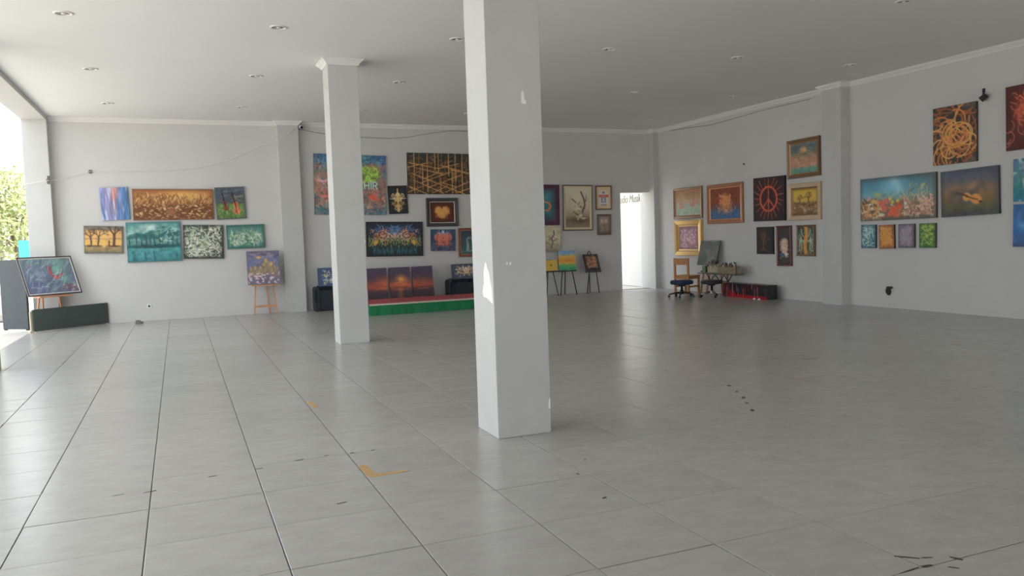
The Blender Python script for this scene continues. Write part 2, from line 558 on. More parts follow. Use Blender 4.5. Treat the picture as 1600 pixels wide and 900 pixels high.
    def border(s, d, c, al=1.0, soft=0.03):
        e = np.minimum(np.minimum(s.X, s.a - s.X), np.minimum(s.Y, 1 - s.Y))
        return s.mix(np.clip((d - e) / soft + 0.5, 0, 1) * al, c)
    def vignette(s, d, c, al=0.8):
        e = np.minimum(np.minimum(s.X, s.a - s.X), np.minimum(s.Y, 1 - s.Y))
        return s.mix(np.clip(1 - e / d, 0, 1) * al, c)

OIL = bpy.data.materials.new('oil_paint')
OIL.use_nodes = True
_nt = OIL.node_tree
_b = _nt.nodes['Principled BSDF']
_b.inputs['Roughness'].default_value = 0.55
_b.inputs['Specular IOR Level'].default_value = 0.25
_at = _nt.nodes.new('ShaderNodeAttribute')
_at.attribute_name = 'paint'
_nt.links.new(_at.outputs['Color'], _b.inputs['Base Color'])
_tc = _nt.nodes.new('ShaderNodeTexCoord')
_wv = _nt.nodes.new('ShaderNodeTexNoise')
_wv.inputs['Scale'].default_value = 90
_nt.links.new(_tc.outputs['Object'], _wv.inputs['Vector'])
_bp = _nt.nodes.new('ShaderNodeBump')
_bp.inputs['Strength'].default_value = 0.15
_bp.inputs['Distance'].default_value = 0.004
_nt.links.new(_wv.outputs['Fac'], _bp.inputs['Height'])
_nt.links.new(_bp.outputs['Normal'], _b.inputs['Normal'])

def picture(name, art, w, h, gain, depth=0.03, edge=(60, 58, 55), parent=None, yfront=None):
    """stretched canvas: front painted grid + sides + back, local x right, z up, origin bottom centre, front at y=-depth"""
    nx, ny = art.nx, art.ny
    yf = -depth if yfront is None else yfront
    xs = np.linspace(-w / 2, w / 2, nx + 1)
    zs = np.linspace(h, 0, ny + 1)
    gx, gz = np.meshgrid(xs, zs)
    V = np.stack([gx.ravel(), np.full(gx.size, yf), gz.ravel()], 1)
    # colours at the grid corners: average of the cells round them
    cp = np.pad(art.c, ((1, 1), (1, 1), (0, 0)), 'edge')
    cc = (cp[:-1, :-1] + cp[1:, :-1] + cp[:-1, 1:] + cp[1:, 1:]) / 4
    cc = 0.45 * cc + 0.55 * cp[1:, 1:]
    cc = np.clip(cc, 3, 255)
    cc = cc * 0.84 + cc.mean(2, keepdims=True) * 0.16  # colours greyed a little, veiling haze put into the paint
    lin = s2l(cc) * gain
    lin *= np.minimum(1.0, 0.84 / np.maximum(lin.max(2, keepdims=True), 1e-6))
    i, j = np.meshgrid(np.arange(ny), np.arange(nx), indexing='ij')
    a = i * (nx + 1) + j
    F = np.stack([a.ravel(), (a + nx + 1).ravel(), (a + nx + 2).ravel(), (a + 1).ravel()], 1)
    n0 = len(V)
    bx = [(-w / 2, yf, h), (w / 2, yf, h), (w / 2, yf, 0), (-w / 2, yf, 0), (-w / 2, yf + depth, h), (w / 2, yf + depth, h), (w / 2, yf + depth, 0), (-w / 2, yf + depth, 0)]
    V = np.vstack([V, bx])
    q = n0 + np.array([(0, 1, 5, 4), (1, 2, 6, 5), (2, 3, 7, 6), (3, 0, 4, 7), (4, 5, 6, 7)])
    F = np.vstack([F, q])
    me = bpy.data.meshes.new(name)
    me.vertices.add(len(V))
    me.vertices.foreach_set('co', V.ravel())
    me.loops.add(F.size)
    me.loops.foreach_set('vertex_index', F.ravel().astype(np.int32))
    me.polygons.add(len(F))
    me.polygons.foreach_set('loop_start', np.arange(0, F.size, 4, dtype=np.int32))
    me.update(calc_edges=True)
    ca = me.color_attributes.new('paint', 'FLOAT_COLOR', 'POINT')
    el = np.minimum(s2l(np.array(edge)) * gain, 0.9)
    cols = np.ones((len(V), 4))
    cols[:n0, :3] = lin.reshape(-1, 3)
    cols[n0:, :3] = el
    ca.data.foreach_set('color', cols.ravel())
    me.materials.append(OIL)
    me.validate()
    return link(name, me, parent)

def fmat(c, gain, rough=0.4, metal=0.0):
    l = s2l(np.array(c)) * gain
    l = l * min(1.0, 0.78 / l.max())
    return mat('moulding_%d_%d_%d' % tuple(int(v) for v in c), tuple(l), rough, metal, noise=0.12, nscale=30)

def hang(wall, u, z, tilt):
    if wall == 'B':
        return (u, YB - 0.006, z), (0, R(tilt), 0)
    return (XR - 0.006, u, z), (0, R(tilt), R(-90))

GROUPS = {'L': 'paintings on the left part of the back wall', 'M': 'paintings on the middle of the back wall', 'D': 'pictures on the back wall beside the doorway',
          'P': 'pictures on the right wall left of the pier', 'Q': 'paintings on the right wall right of the pier'}
GAIN = {'L': 1.55, 'M': 2.15, 'D': 2.5, 'P': 1.9, 'Q': 2.0}
def painting(art_fn, wall, u, zc, w, h, tilt, grp, label, frame=None, depth=0.035, edge=(70, 66, 62), seed=1, lean=0.0):
    """frame = list of (width, colour, proud, rough, metal, part name) from outside in"""
    g = GAIN[grp]
    loc, rot = hang(wall, u, zc - h / 2, tilt)
    rot = (R(lean), rot[1], rot[2])
    if not frame:
        A = Art(w, h, seed)
        art_fn(A)
        o = picture('painting', A, w, h, g, depth, edge)
        o.location, o.rotation_euler = loc, rot
        return tag(o, label, 'painting', GROUPS[grp])
    t = thing('framed_painting', label, 'painting', loc, rot, GROUPS[grp])
    x0, z0 = w / 2, 0.0
    back = 0.0
    fronty = -depth
    for fw, col, proud, rough, metal, pname in frame:
        y = fronty - proud
        x1 = x0 - fw
        z1 = z0 + fw
        MB().loops([(-x0, x0, z0, h - z0, back), (-x0, x0, z0, h - z0, y + 0.006), (-x0 + 0.006, x0 - 0.006, z0 + 0.006, h - z0 - 0.006, y),
                    (-(x0 * 0.5 + x1 * 0.5), x0 * 0.5 + x1 * 0.5, (z0 + z1) / 2, h - (z0 + z1) / 2, y + 0.004),
                    (-x1 - 0.004, x1 + 0.004, z1 - 0.004, h - z1 + 0.004, y + 0.012), (-x1, x1, z1, h - z1, fronty + 0.014), (-x1, x1, z1, h - z1, back)]).build(pname, fmat(col, g, rough, metal), t)
        x0, z0 = x1, z1
    A = Art(2 * x0, h - 2 * z0, seed)
    art_fn(A)
    o = picture('canvas', A, 2 * x0 + 0.004, h - 2 * z0 + 0.004, g, 0.018, edge, t, yfront=fronty + 0.014)
    o.location = (0, 0, z0 - 0.002)
    return t

# ---- what is painted on each of them
def a_streaks(s):
    s.grad((0, (112, 120, 165)), (1, (86, 112, 160)))
    s.mix(np.clip(1 - np.abs(s.X / s.a - 0.25) * 4, 0, 1) * 0.8, (140, 128, 168))
    s.mix(np.clip(1 - np.abs(s.X / s.a - 0.52) * 5, 0, 1) * np.clip(1.3 - s.Y * 1.2, 0, 1), (205, 128, 112))
    s.mix(np.clip(1 - np.abs(s.X / s.a - 0.9) * 5, 0, 1), (66, 116, 168))
    s.cloud((168, 178, 205), 16, 0.05, 0.5, 2.0)
    s.cloud((66, 98, 150), 20, 0.1, 0.5, 2.2)
    s.tone(0.35, 24, 3)
def a_panorama(s):
    s.grad((0, (140, 84, 50)), (0.18, (162, 102, 56)), (0.35, (150, 98, 56)), (0.6, (112, 70, 42)), (1, (108, 66, 42)))
    s.blob(s.a * 0.62, 0.20, s.a * 0.40, 0.24, (204, 156, 74), 0.9, 0.9)
    s.dabs(230, (0.02, 0.26, 0.98, 0.52), 0.15, 0.018, [(214, 168, 102), (196, 146, 82), (104, 62, 36), (88, 54, 34)], ang=-1.35, spread=.35, bend=1.2, al=0.7)
    s.dabs(330, (0.0, 0.52, 1.0, 0.97), 0.055, 0.026, [(220, 178, 118), (200, 152, 98), (92, 56, 34), (84, 50, 32)], ang=0.1, spread=.5, bend=0.6, al=0.8)
    s.blob(s.a * 0.47, 0.76, 0.20, 0.16, (138, 88, 56), 0.6, 0.95)
    s.vignette(0.10, (112, 68, 42), 0.6)
def a_autumn(s):
    s.grad((0, (92, 92, 92)), (0.12, (110, 98, 86)), (0.2, (196, 146, 84)), (0.42, (206, 152, 84)), (0.47, (150, 112, 84)), (0.52, (205, 158, 78)), (0.68, (206, 160, 82)), (0.8, (150, 124, 78)), (1, (104, 96, 76)))
    s.blob(s.a * 0.55, 0.32, 0.22, 0.20, (222, 172, 98), 0.5, 0.8)
    for x, l in ((0.19, -0.1), (0.36, 0.1), (0.77, 0.05)):
        s.tree(s.a * x, 0.7, 0.30 if x < 0.7 else 0.38, (74, 58, 46), 0.05 if x < 0.7 else 0.08, l, 3, sp=0.7)
    for x, w in ((0.16, 0.28), (0.36, 0.2), (0.80, 0.34)):
        s.blob(s.a * x, 0.74, w, 0.05, (88, 70, 52), 0.6)
    s.line([(s.a * 0.65, 0.55), (s.a * 0.65, 0.74)], 0.05, (84, 64, 48))
    s.blob(s.a * 0.6, 0.83, 0.25, 0.05, (120, 96, 62), 0.6, 0.8)
    s.tone(0.22, 12)
    s.border(0.03, (92, 90, 86))
def a_teal(s):
    s.grad((0, (66, 122, 120)), (0.3, (118, 158, 152)), (0.55, (74, 122, 118)), (0.62, (36, 78, 80)), (0.68, (66, 132, 134)), (1, (52, 112, 118)))
    s.blob(s.a * 0.42, 0.14, 0.28, 0.12, (172, 192, 184), 0.9, 0.9)
    for x in (0.06, 0.18, 0.27, 0.36, 0.44, 0.52, 0.60, 0.68, 0.76, 0.84, 0.93):
        y = s.r.uniform(0.20, 0.40)
        s.line([(s.a * x, 0.62), (s.a * x + s.r.uniform(-.04, .04), y)], 0.028, (36, 74, 76))
        for k in range(3):
            s.blob(s.a * x + s.r.uniform(-.08, .08), y + s.r.uniform(-.05, .06), s.r.uniform(.08, .15), 0.05, (44, 94, 92), 0.5, 0.85)
    s.dabs(70, (0.6, 0.15, 1, 0.55), 0.07, 0.02, [(40, 84, 84), (150, 182, 174)], al=0.6)
    s.blob(s.a * 0.5, 0.62, s.a * 0.6, 0.06, (34, 72, 76), 0.6, 0.9)
    for x in (0.1, 0.13, 0.32, 0.48, 0.9):
        s.line([(s.a * x, 0.74), (s.a * x + .03, 0.97)], 0.02, (34, 78, 84), 0.8)
    s.tone(0.28, 14)
    s.vignette(0.06, (52, 104, 106), 0.6)
def a_white_swirl(s):
    s.fill((62, 68, 62))
    s.blob(s.a / 2, 0.5, s.a * .5, 0.5, (112, 124, 104), 0.9, 0.9)
    s.dabs(420, (0.04, 0.05, 0.96, 0.95), 0.11, 0.022, [(212, 214, 198), (176, 186, 166), (140, 158, 140), (60, 66, 58), (198, 192, 160)], bend=2.4, al=0.85)
    s.blob(s.a / 2, 0.55, 0.2, 0.2, (170, 176, 138), 0.9, 0.4)
    s.vignette(0.10, (56, 62, 58), 0.8)
def a_cellos(s):
    s.grad((0, (70, 76, 88)), (0.3, (66, 76, 88)), (0.5, (72, 80, 80)), (0.54, (84, 120, 60)), (1, (82, 112, 58)))
    s.dabs(26, (0, 0.05, 1, 0.48), 0.3, 0.03, [(96, 106, 118), (58, 66, 80), (130, 104, 84)], ang=0.0, spread=.15, bend=.2, al=0.6)
    s.dabs(130, (0, 0.58, 1, 1), 0.10, 0.02, [(120, 154, 78), (62, 92, 46), (142, 152, 92)], ang=-1.2, al=0.7)
    for x, y, k, c in ((0.34, 0.55, 0.8, (118, 66, 50)), (0.70, 0.62, 1.05, (192, 104, 66))):
        s.blob(s.a * x, y + .12 * k, 0.115 * k, 0.13 * k, c, 0.25)
        s.blob(s.a * x - .02, y - .06 * k, 0.09 * k, 0.11 * k, c, 0.25)
        s.line([(s.a * x - .02, y), (s.a * x - .10 * k, y - .42 * k)], 0.035, (46, 40, 42))
        s.line([(s.a * x, y + .2 * k), (s.a * x - .04, y - .15 * k)], 0.02, (80, 46, 36))
    s.tone(0.2, 14)
    s.border(0.03, (74, 80, 84))
def a_mint(s):
    s.grad((0, (58, 106, 96)), (0.5, (104, 144, 128)), (1, (56, 108, 98)))
    s.dabs(150, (0.06, 0.08, 0.94, 0.75), 0.32, 0.022, [(142, 182, 164), (92, 142, 126), (62, 112, 100)], ang=1.57, spread=.1, bend=.2, al=0.6)
    s.dabs(170, (0.08, 0.32, 0.92, 0.82), 0.13, 0.026, [(206, 208, 180), (176, 190, 162), (60, 92, 82), (150, 160, 118)], bend=2.5, al=0.8)
    s.vignette(0.14, (52, 96, 88), 0.9)
def a_hir(s):
    s.grad((0, (44, 78, 112)), (0.14, (64, 98, 124)), (0.28, (112, 98, 88)), (0.55, (118, 90, 76)), (0.8, (104, 84, 78)), (0.92, (62, 84, 92)), (1, (56, 92, 108)))
    s.mix(np.clip((s.X / s.a - 0.8) * 4, 0, 1) * np.clip(1 - s.Y * 1.6, 0, 1), (50, 72, 116))
    s.cloud((150, 92, 84), 5, 0.05, 0.5)
    s.cloud((70, 108, 108), 6, 0.12, 0.55)
    s.dabs(420, (0, 0.15, 1, 1), 0.08, 0.016, [(166, 100, 84), (92, 116, 104), (132, 120, 88), (74, 62, 62), (178, 136, 96), (66, 104, 120), (150, 80, 84)], bend=2.5, al=0.75)
    s.dabs(60, (0, 0, 1, 0.15), 0.1, 0.02, [(70, 116, 146), (40, 62, 98)], al=0.6)
    s.blob(s.a * .79, .24, .16, .12, (196, 116, 66), 0.8, 0.8)
    s.blob(s.a * .79, .30, .15, .13, (104, 120, 58), 0.5, 0.9)
    s.dabs(60, (0.69, 0.22, 0.89, 0.42), 0.11, 0.018, [(142, 178, 66), (120, 158, 54), (90, 110, 46)], bend=3.0, al=0.95)
    L = (158, 196, 188)
    def T(segs, x, sc=0.115):
        for sg in segs:
            s.line([(x + a * sc * .62, 0.45 + b * sc) for a, b in sg], 0.016, L, 1.0, 0.35)
    s.blob(s.a * .79, .505, .17, .07, (70, 84, 84), 0.6, 0.7)
    x0 = s.a * 0.695
    T([[(0, 0), (0, 1)], [(1, 0), (1, 1)], [(0, .5), (1, .5)]], x0)
    T([[(.3, 0), (.3, 1)]], x0 + .09)
    T([[(0, 1), (0, 0), (.7, .02), (.95, .25), (.7, .5), (0, .52)], [(.45, .52), (1, 1)]], x0 + .145)
    s.blob(s.a * .80, .70, .07, .055, (206, 84, 58), 0.3, 0.95)
    s.blob(s.a * .85, .73, .08, .03, (196, 78, 58), 0.4, 0.9)
    s.blob(s.a * .14, .70, .10, .03, (196, 104, 84), 0.5, 0.8)
    s.dabs(10, (0.03, 0.42, 0.16, 0.46), 0.08, 0.014, [(206, 150, 150)], ang=0, al=.8)
    s.tone(0.2, 18)
def a_maze(s):
    s.fill((54, 44, 36))
    s.mix(np.clip(0.3 - s.Y, 0, .3) * 2.2, (44, 58, 56))
    s.mix(np.clip(s.X / s.a - .75, 0, 1) * 2.5, (62, 56, 58))
    tan, dk = (172, 122, 66), (122, 84, 48)
    A = s.a
    for k in range(210):
        x, y = s.r.uniform(0, A), s.r.uniform(0.10, .97)
        l = s.r.uniform(.05, .15)
        m = s.r.randint(3)
        d = ((0, 1), (.89, .45), (.89, -.45))[m]
        s.line([(x, y), (x + d[0] * l, y + d[1] * l)], 0.013, dk if k % 3 else (150, 104, 58), .85)
    for x0, y0, x1, y1 in ((.02, .24, .46, .38), (.1, .36, .5, .50), (.06, .50, .83, 1.0), (.08, .66, .52, .98), (.02, .82, .28, 1.0), (.48, .30, 1, .52), (.0, .36, .3, .24), (.2, .72, .62, .46), (.3, .84, .8, .52), (.44, .38, .75, .25), (.55, .95, 1, .62), (.7, .98, 1, .8), (.0, .96, .2, .82), (.35, .98, .58, .8), (.25, .62, .45, .47), (.5, .72, .7, .82), (.62, .4, .9, .5)):
        s.line([(x0 * A, y0), (x1 * A, y1)], 0.019, tan)
    for x, a, b in ((.10, 0, 1), (.17, 0, .3), (.29, 0, .95), (.22, .3, .9), (.40, 0, .42), (.45, 0, .48), (.50, 0, .3), (.55, .2, .9), (.60, 0, .55), (.65, .4, 1), (.70, 0, .95), (.80, 0, 1), (.86, .2, .9), (.91, 0, 1), (.97, .3, 1), (.35, .55, 1), (.48, .6, .95), (.14, .6, .9)):
        s.line([(x * A, a), (x * A, b)], 0.017, (178, 130, 72) if s.r.rand() < .6 else dk)
    s.tone(0.25, 8)
def a_gold(s):
    s.fill((34, 36, 38))
    s.blob(s.a / 2, .55, .2, .34, (92, 74, 46), 0.9, 0.8)
    s.dabs(70, (0.26, 0.28, 0.52, 0.86), 0.13, 0.026, [(182, 160, 108), (166, 126, 66), (120, 88, 48), (190, 178, 140), (60, 52, 42)], bend=3, al=.9, mirror=.5)
    s.line([(s.a / 2, .12), (s.a / 2, .92)], .035, (206, 180, 120))
    s.blob(s.a / 2, .72, .06, .10, (206, 156, 78), .4)
def a_heart(s):
    s.fill((96, 44, 24))
    s.vignette(.4, (58, 30, 24), .9)
    for x in (.36, .64):
        s.blob(s.a * x, .42, .27 * s.a * .8, .26, (188, 132, 62), .45, .95)
    s.blob(s.a * .5, .60, .22 * s.a, .27, (188, 132, 62), .5, .95)
    s.line([(s.a * .5, .14), (s.a * .5, .32)], .07, (84, 40, 24), .9)
    s.dabs(110, (.22, .25, .78, .8), .08, .02, [(216, 166, 90), (150, 92, 44), (200, 146, 74)], bend=3, al=.6)
    s.tone(.15, 10)
def a_butterfly(s):
    A = s.a
    s.grad((0, (34, 38, 46)), (.3, (32, 42, 62)), (.7, (34, 46, 50)), (1, (30, 36, 38)))
    s.blob(A / 2, .28, A * .40, .25, (42, 66, 104), .9, .9)
    s.dabs(44, (.16, .12, .5, .36), .16, .016, [(76, 116, 164), (122, 146, 172), (104, 80, 100), (58, 92, 148), (34, 44, 66)], bend=2, al=.7, mirror=.5)
    for x in (.18, .82):
        s.blob(A * x, .44, .17, .16, (150, 78, 46), .8, .85)
    s.dabs(62, (.07, .28, .5, .56), .17, .020, [(196, 118, 58), (176, 96, 64), (184, 140, 108), (204, 140, 66), (84, 48, 42), (46, 40, 48), (150, 140, 150)], bend=3, al=.8, mirror=.5)
    for k in range(6):
        for d in (1, -1):
            s.curl(A * .5, .56, .42, .016, (166, 158, 168) if k % 2 else (70, 62, 76), -1.57 + d * (.10 + .2 * k), d * .9, .85)
    for x in (.29, .71):
        for r_ in (.07, .12, .16):
            s.line([(A * x + r_ * math.cos(t * .5), .38 + r_ * .8 * math.sin(t * .5)) for t in range(11)], .018, ((62, 44, 52), (206, 140, 88), (150, 96, 84))[int(r_ * 100) % 3], .85)
    s.dabs(64, (.05, .54, .5, .74), .13, .020, [(122, 140, 58), (176, 130, 48), (92, 122, 62), (150, 150, 76), (62, 58, 36), (40, 46, 44)], ang=-1.57, spread=.5, bend=1, al=.8, mirror=.5)
    for x in (.17, .83):
        s.blob(A * x, .60, .09, .08, (196, 130, 46), .6, .8)
    s.dabs(46, (.12, .72, .5, .84), .13, .022, [(40, 80, 88), (52, 104, 110), (34, 62, 70)], ang=1.57, spread=.1, bend=.2, al=.7, mirror=.5)
    s.border(.05, (34, 36, 40))
def a_elephant(s):
    A = s.a
    s.grad((0, (44, 64, 88)), (.5, (40, 54, 76)), (.75, (58, 62, 84)), (1, (52, 54, 74)))
    s.dabs(40, (.25, .02, .5, .25), .2, .02, [(112, 146, 170), (150, 172, 186)], ang=1.57, spread=.5, bend=.6, al=.7, mirror=.5)
    for x in (.26, .74):
        s.blob(A * x, .38, .16, .2, (178, 92, 76), .25, .95); s.blob(A * x, .38, .09, .13, (146, 76, 70), .4, .8)
    s.blob(A * .5, .42, .24, .27, (182, 88, 72), .3, .95)
    s.blob(A * .36, .62, .12, .16, (176, 82, 66), .3); s.blob(A * .64, .62, .12, .16, (176, 82, 66), .3)
    s.line([(A * .5, .4), (A * .5, .74)], .12, (150, 72, 64))
    s.dabs(70, (.2, .2, .5, .75), .13, .02, [(206, 122, 94), (142, 66, 60), (120, 56, 58)], bend=2.5, al=.7, mirror=.5)
    s.dabs(60, (0, .76, 1, 1), .08, .02, [(120, 122, 142), (44, 46, 66), (88, 92, 116)], bend=2, al=.7)
    s.tone(.15, 12)
def a_jar(s):
    A = s.a
    s.grad((0, (44, 60, 66)), (.7, (50, 74, 78)), (1, (58, 84, 84)))
    P = [(.34, .86), (.34, .42), (.40, .34), (.68, .34), (.74, .42), (.74, .86), (.34, .86)]
    s.line([(x * A, y) for x, y in P], .03, (150, 172, 170), .9)
    s.blob(A * .54, .32, .17, .05, (142, 162, 160), .3, .8); s.blob(A * .54, .32, .12, .03, (52, 70, 74), .3)
    s.line([(A * .42, .46), (A * .42, .8)], .035, (196, 206, 198), .7)
    s.line([(A * .66, .5), (A * .66, .82)], .02, (120, 150, 150), .6)
    s.line([(0, .88), (A, .88)], .03, (82, 100, 96), .7)
    s.tone(.2, 8)
def a_teal_dark(s):
    A = s.a
    s.fill((44, 88, 92)); s.blob(A * .5, .3, A * .4, .3, (52, 104, 112), .9, .7)
    s.line([(A * .62, .45), (A * .70, .53), (A * .60, .64)], .045, (186, 94, 56)); s.line([(A * .35, .40), (A * .62, .45)], .03, (176, 100, 62)); s.line([(A * .35, .62), (A * .60, .64)], .03, (176, 100, 62))
    s.vignette(.28, (58, 40, 54), 1.0); s.border(.10, (62, 34, 48), 1, .05); s.tone(.15, 6)
def a_branches(s):
    A = s.a
    s.grad((0, (162, 154, 132)), (.5, (150, 140, 116)), (.72, (122, 106, 82)), (.82, (92, 78, 60)), (1, (112, 98, 76)))
    s.blob(A * .55, .80, .3, .12, (70, 58, 44), .9, .8)
    d = (82, 64, 48)
    s.line([(A * .68, .75), (A * .70, .6), (A * .80, .42), (A * .76, .28), (A * .64, .10)], .04, d); s.line([(A * .76, .28), (A * .84, .34), (A * .86, .20)], .022, d)
    s.line([(A * .72, .55), (A * .60, .46), (A * .44, .38), (A * .28, .28)], .026, d); s.line([(A * .60, .46), (A * .55, .36)], .016, d)
    s.line([(A * .66, .70), (A * .48, .68), (A * .32, .60)], .024, d); s.line([(A * .8, .42), (A * .78, .52)], .03, d)
    s.blob(A * .62, .72, .09, .06, (188, 180, 162), .5, .9); s.blob(A * .72, .77, .06, .035, (206, 200, 184), .5); s.blob(A * .5, .73, .05, .04, (84, 66, 52), .5)
    s.dabs(22, (.42, .42, .62, .58), .05, .016, [(206, 202, 188), (110, 96, 76), (190, 182, 162)], bend=3, al=.9)
    s.dabs(26, (.45, .66, .78, .8), .06, .016, [(96, 78, 58), (202, 196, 178), (120, 100, 74)], bend=3, al=.8)
    s.tone(.1, 7)
def a_portrait(s):
    A = s.a
    s.fill((176, 152, 112))
    m = ((s.X > A * .16) & (s.X < A * .86) & (s.Y > .14) & (s.Y < .88)).astype(float)
    s.mix(m, (196, 190, 184))
    m2 = m * ((s.Y > .36) & (s.Y < .50))
    s.mix(m2, (178, 78, 62))
    s.blob(A * .5, .29, .08, .09, (70, 62, 62), .4); s.blob(A * .5, .33, .055, .07, (176, 146, 128), .4)
    s.blob(A * .5, .58, .16, .2, (112, 106, 116), .4); s.blob(A * .38, .62, .06, .14, (92, 90, 104), .4); s.blob(A * .62, .62, .06, .14, (92, 90, 104), .4); s.blob(A * .5, .6, .05, .1, (190, 180, 176), .5, .8)
    s.dabs(26, (.3, .5, .7, .86), .08, .016, [(70, 70, 84), (170, 166, 170), (140, 132, 138)], bend=2, al=.7)
    s.line([(A * .30, .845), (A * .72, .84)], .03, (60, 54, 54))
def a_sepia(s):
    A = s.a
    s.grad((0, (116, 104, 94)), (.5, (128, 114, 100)), (1, (92, 80, 72)))
    for x in (.32, .66):
        s.blob(A * x, .30, .1, .13, (150, 134, 116), .5); s.blob(A * x, .62, .14, .24, (84, 74, 68), .5, .9)
        s.line([(A * x, .4), (A * x, .85)], .05, (142, 126, 110), .8)
    s.dabs(40, (.1, .4, .9, .92), .12, .02, [(64, 56, 52), (150, 134, 118), (104, 90, 80)], bend=2, al=.7); s.vignette(.12, (74, 64, 58), .8)
def a_cream(s):
    A = s.a
    s.grad((0, (142, 134, 108)), (.5, (152, 144, 118)), (1, (118, 110, 88)))
    s.blob(A * .7, .45, .14, .3, (178, 168, 138), .8, .7)
    d = (70, 58, 48)
    s.line([(A * .58, .86), (A * .66, .66), (A * .60, .50), (A * .72, .34), (A * .70, .22)], .05, d, .9); s.line([(A * .62, .52), (A * .45, .42)], .03, d, .8); s.line([(A * .66, .62), (A * .86, .50)], .03, d, .8)
    s.dabs(40, (.35, .3, .9, .8), .07, .02, [(84, 70, 56), (182, 172, 148), (112, 98, 74)], bend=2.5, al=.7); s.tone(.12, 8)
def a_roses(s):
    A = s.a
    s.grad((0, (142, 102, 66)), (.35, (156, 122, 88)), (.5, (150, 142, 122)), (.8, (132, 152, 134)), (1, (138, 150, 134)))
    for x, y, k in ((.22, .52, 1), (.18, .66, .9), (.30, .66, .9), (.42, .48, .7), (.66, .56, 1), (.76, .50, 1), (.82, .42, .9), (.72, .64, .8), (.55, .45, .6), (.88, .54, .7)):
        s.blob(A * x, y, .14 * k, .09 * k, (188, 106, 90), .5, .9); s.blob(A * x - .02, y - .02, .06 * k, .04 * k, (210, 140, 118), .6, .8)
    s.dabs(100, (.05, .35, .95, .95), .08, .016, [(110, 134, 112), (166, 158, 140), (172, 104, 90), (120, 120, 96)], bend=2, al=.6); s.tone(.15, 10)
def a_fireboat(s):
    A = s.a
    s.grad((0, (116, 56, 40)), (.45, (122, 58, 42)), (.62, (92, 66, 66)), (.75, (56, 80, 112)), (1, (52, 88, 132)))
    s.blob(A * .52, .48, .36, .40, (190, 112, 62), .9, .8); s.blob(A * .52, .42, .2, .3, (206, 130, 70), .9, .8)
    s.dabs(150, (.32, .25, .72, .8), .09, .022, [(216, 140, 76), (160, 86, 50), (222, 166, 104), (186, 106, 56)], ang=-1.57, spread=1.0, bend=2, al=.7)
    s.dabs(50, (.2, .6, .85, .82), .08, .016, [(176, 136, 108), (66, 92, 120), (196, 120, 76)], bend=2, al=.7); s.tone(.15, 9)
def a_pink(s):
    A = s.a
    s.fill((134, 98, 104)); s.tone(.2, 5)
    s.blob(A * .5, .5, .42 * A, .45, (176, 138, 150), .9, .7)
    s.dabs(230, (.08, .1, .92, .92), .08, .03, [(206, 172, 184), (182, 142, 156), (150, 104, 116), (216, 188, 196), (112, 74, 84)], bend=3, al=.75)
    s.blob(A * .7, .85, .3, .12, (112, 74, 82), .8, .5); s.vignette(.12, (112, 78, 84), .7)
def a_peace(s):
    A = s.a
    s.fill((50, 36, 38)); s.blob(A / 2, .5, .45, .45, (70, 38, 38), .9, .7)
    c = (172, 70, 46)
    for k in range(20):
        t = k / 20 * 6.283 + s.r.uniform(-.08, .08); r0, r1 = .30, s.r.uniform(.42, .56)
        s.line([(A / 2 + math.cos(t) * r0, .5 + math.sin(t) * r0), (A / 2 + math.cos(t + .06) * r1, .5 + math.sin(t + .06) * r1)], .02, (168, 88, 66) if k % 2 else c, .85)
    s.line([(A / 2 + .275 * math.cos(t * .1571), .5 + .275 * math.sin(t * .1571)) for t in range(41)], .052, c)
    s.line([(A / 2, .22), (A / 2, .78)], .036, c); s.line([(A / 2, .5), (A / 2 - .19, .70)], .036, c); s.line([(A / 2, .5), (A / 2 + .19, .70)], .036, c)
    s.line([(A / 2 + .27 * math.cos(t * .1571), .5 + .27 * math.sin(t * .1571)) for t in range(41)], .018, (206, 100, 60), .6)
    s.border(.035, (44, 40, 44)); s.tone(.2, 14)
def a_moon(s):
    A = s.a
    s.grad((0, (104, 106, 100)), (.12, (72, 90, 92)), (.3, (96, 100, 92)), (.45, (140, 112, 86)), (.6, (164, 116, 92)), (.78, (160, 118, 96)), (.84, (92, 132, 120)), (1, (84, 122, 110)))
    s.blob(A * .5, .24, .2, .16, (172, 122, 74), .5, .95); s.blob(A * .54, .22, .12, .1, (196, 146, 92), .6, .8)
    s.blob(A * .3, .38, .3, .1, (136, 104, 78), .8, .8); s.dabs(60, (0, .0, 1, .45), .2, .02, [(60, 80, 84), (142, 138, 122), (120, 96, 74)], ang=0, spread=.3, al=.5)
    s.dabs(60, (0, .5, 1, .8), .2, .02, [(178, 132, 106), (144, 104, 84)], ang=0, spread=.4, al=.5); s.tone(.15, 8)
def a_yellow_tree(s):
    A = s.a
    s.grad((0, (176, 140, 50)), (.3, (186, 152, 58)), (.5, (176, 138, 62)), (.56, (112, 84, 50)), (.8, (124, 98, 66)), (1, (96, 74, 48)))
    s.tree(A * .64, .60, .2, (86, 62, 38), .05, 0, 3, sp=.7); s.tree(A * .30, .62, .16, (98, 72, 42), .04, -.1, 3, sp=.7)
    s.blob(A * .64, .34, .16, .10, (120, 90, 44), .8, .6); s.blob(A * .28, .40, .14, .10, (128, 98, 48), .8, .6)
    s.blob(A * .6, .64, .34, .10, (92, 66, 42), .5); s.dabs(110, (.0, .58, 1, 1), .1, .025, [(172, 146, 106), (104, 78, 50), (78, 56, 36), (186, 162, 122)], bend=2, al=.7)
    s.blob(A * .5, .85, .14, .16, (176, 142, 104), .8, .6); s.vignette(.1, (104, 80, 46), .7)
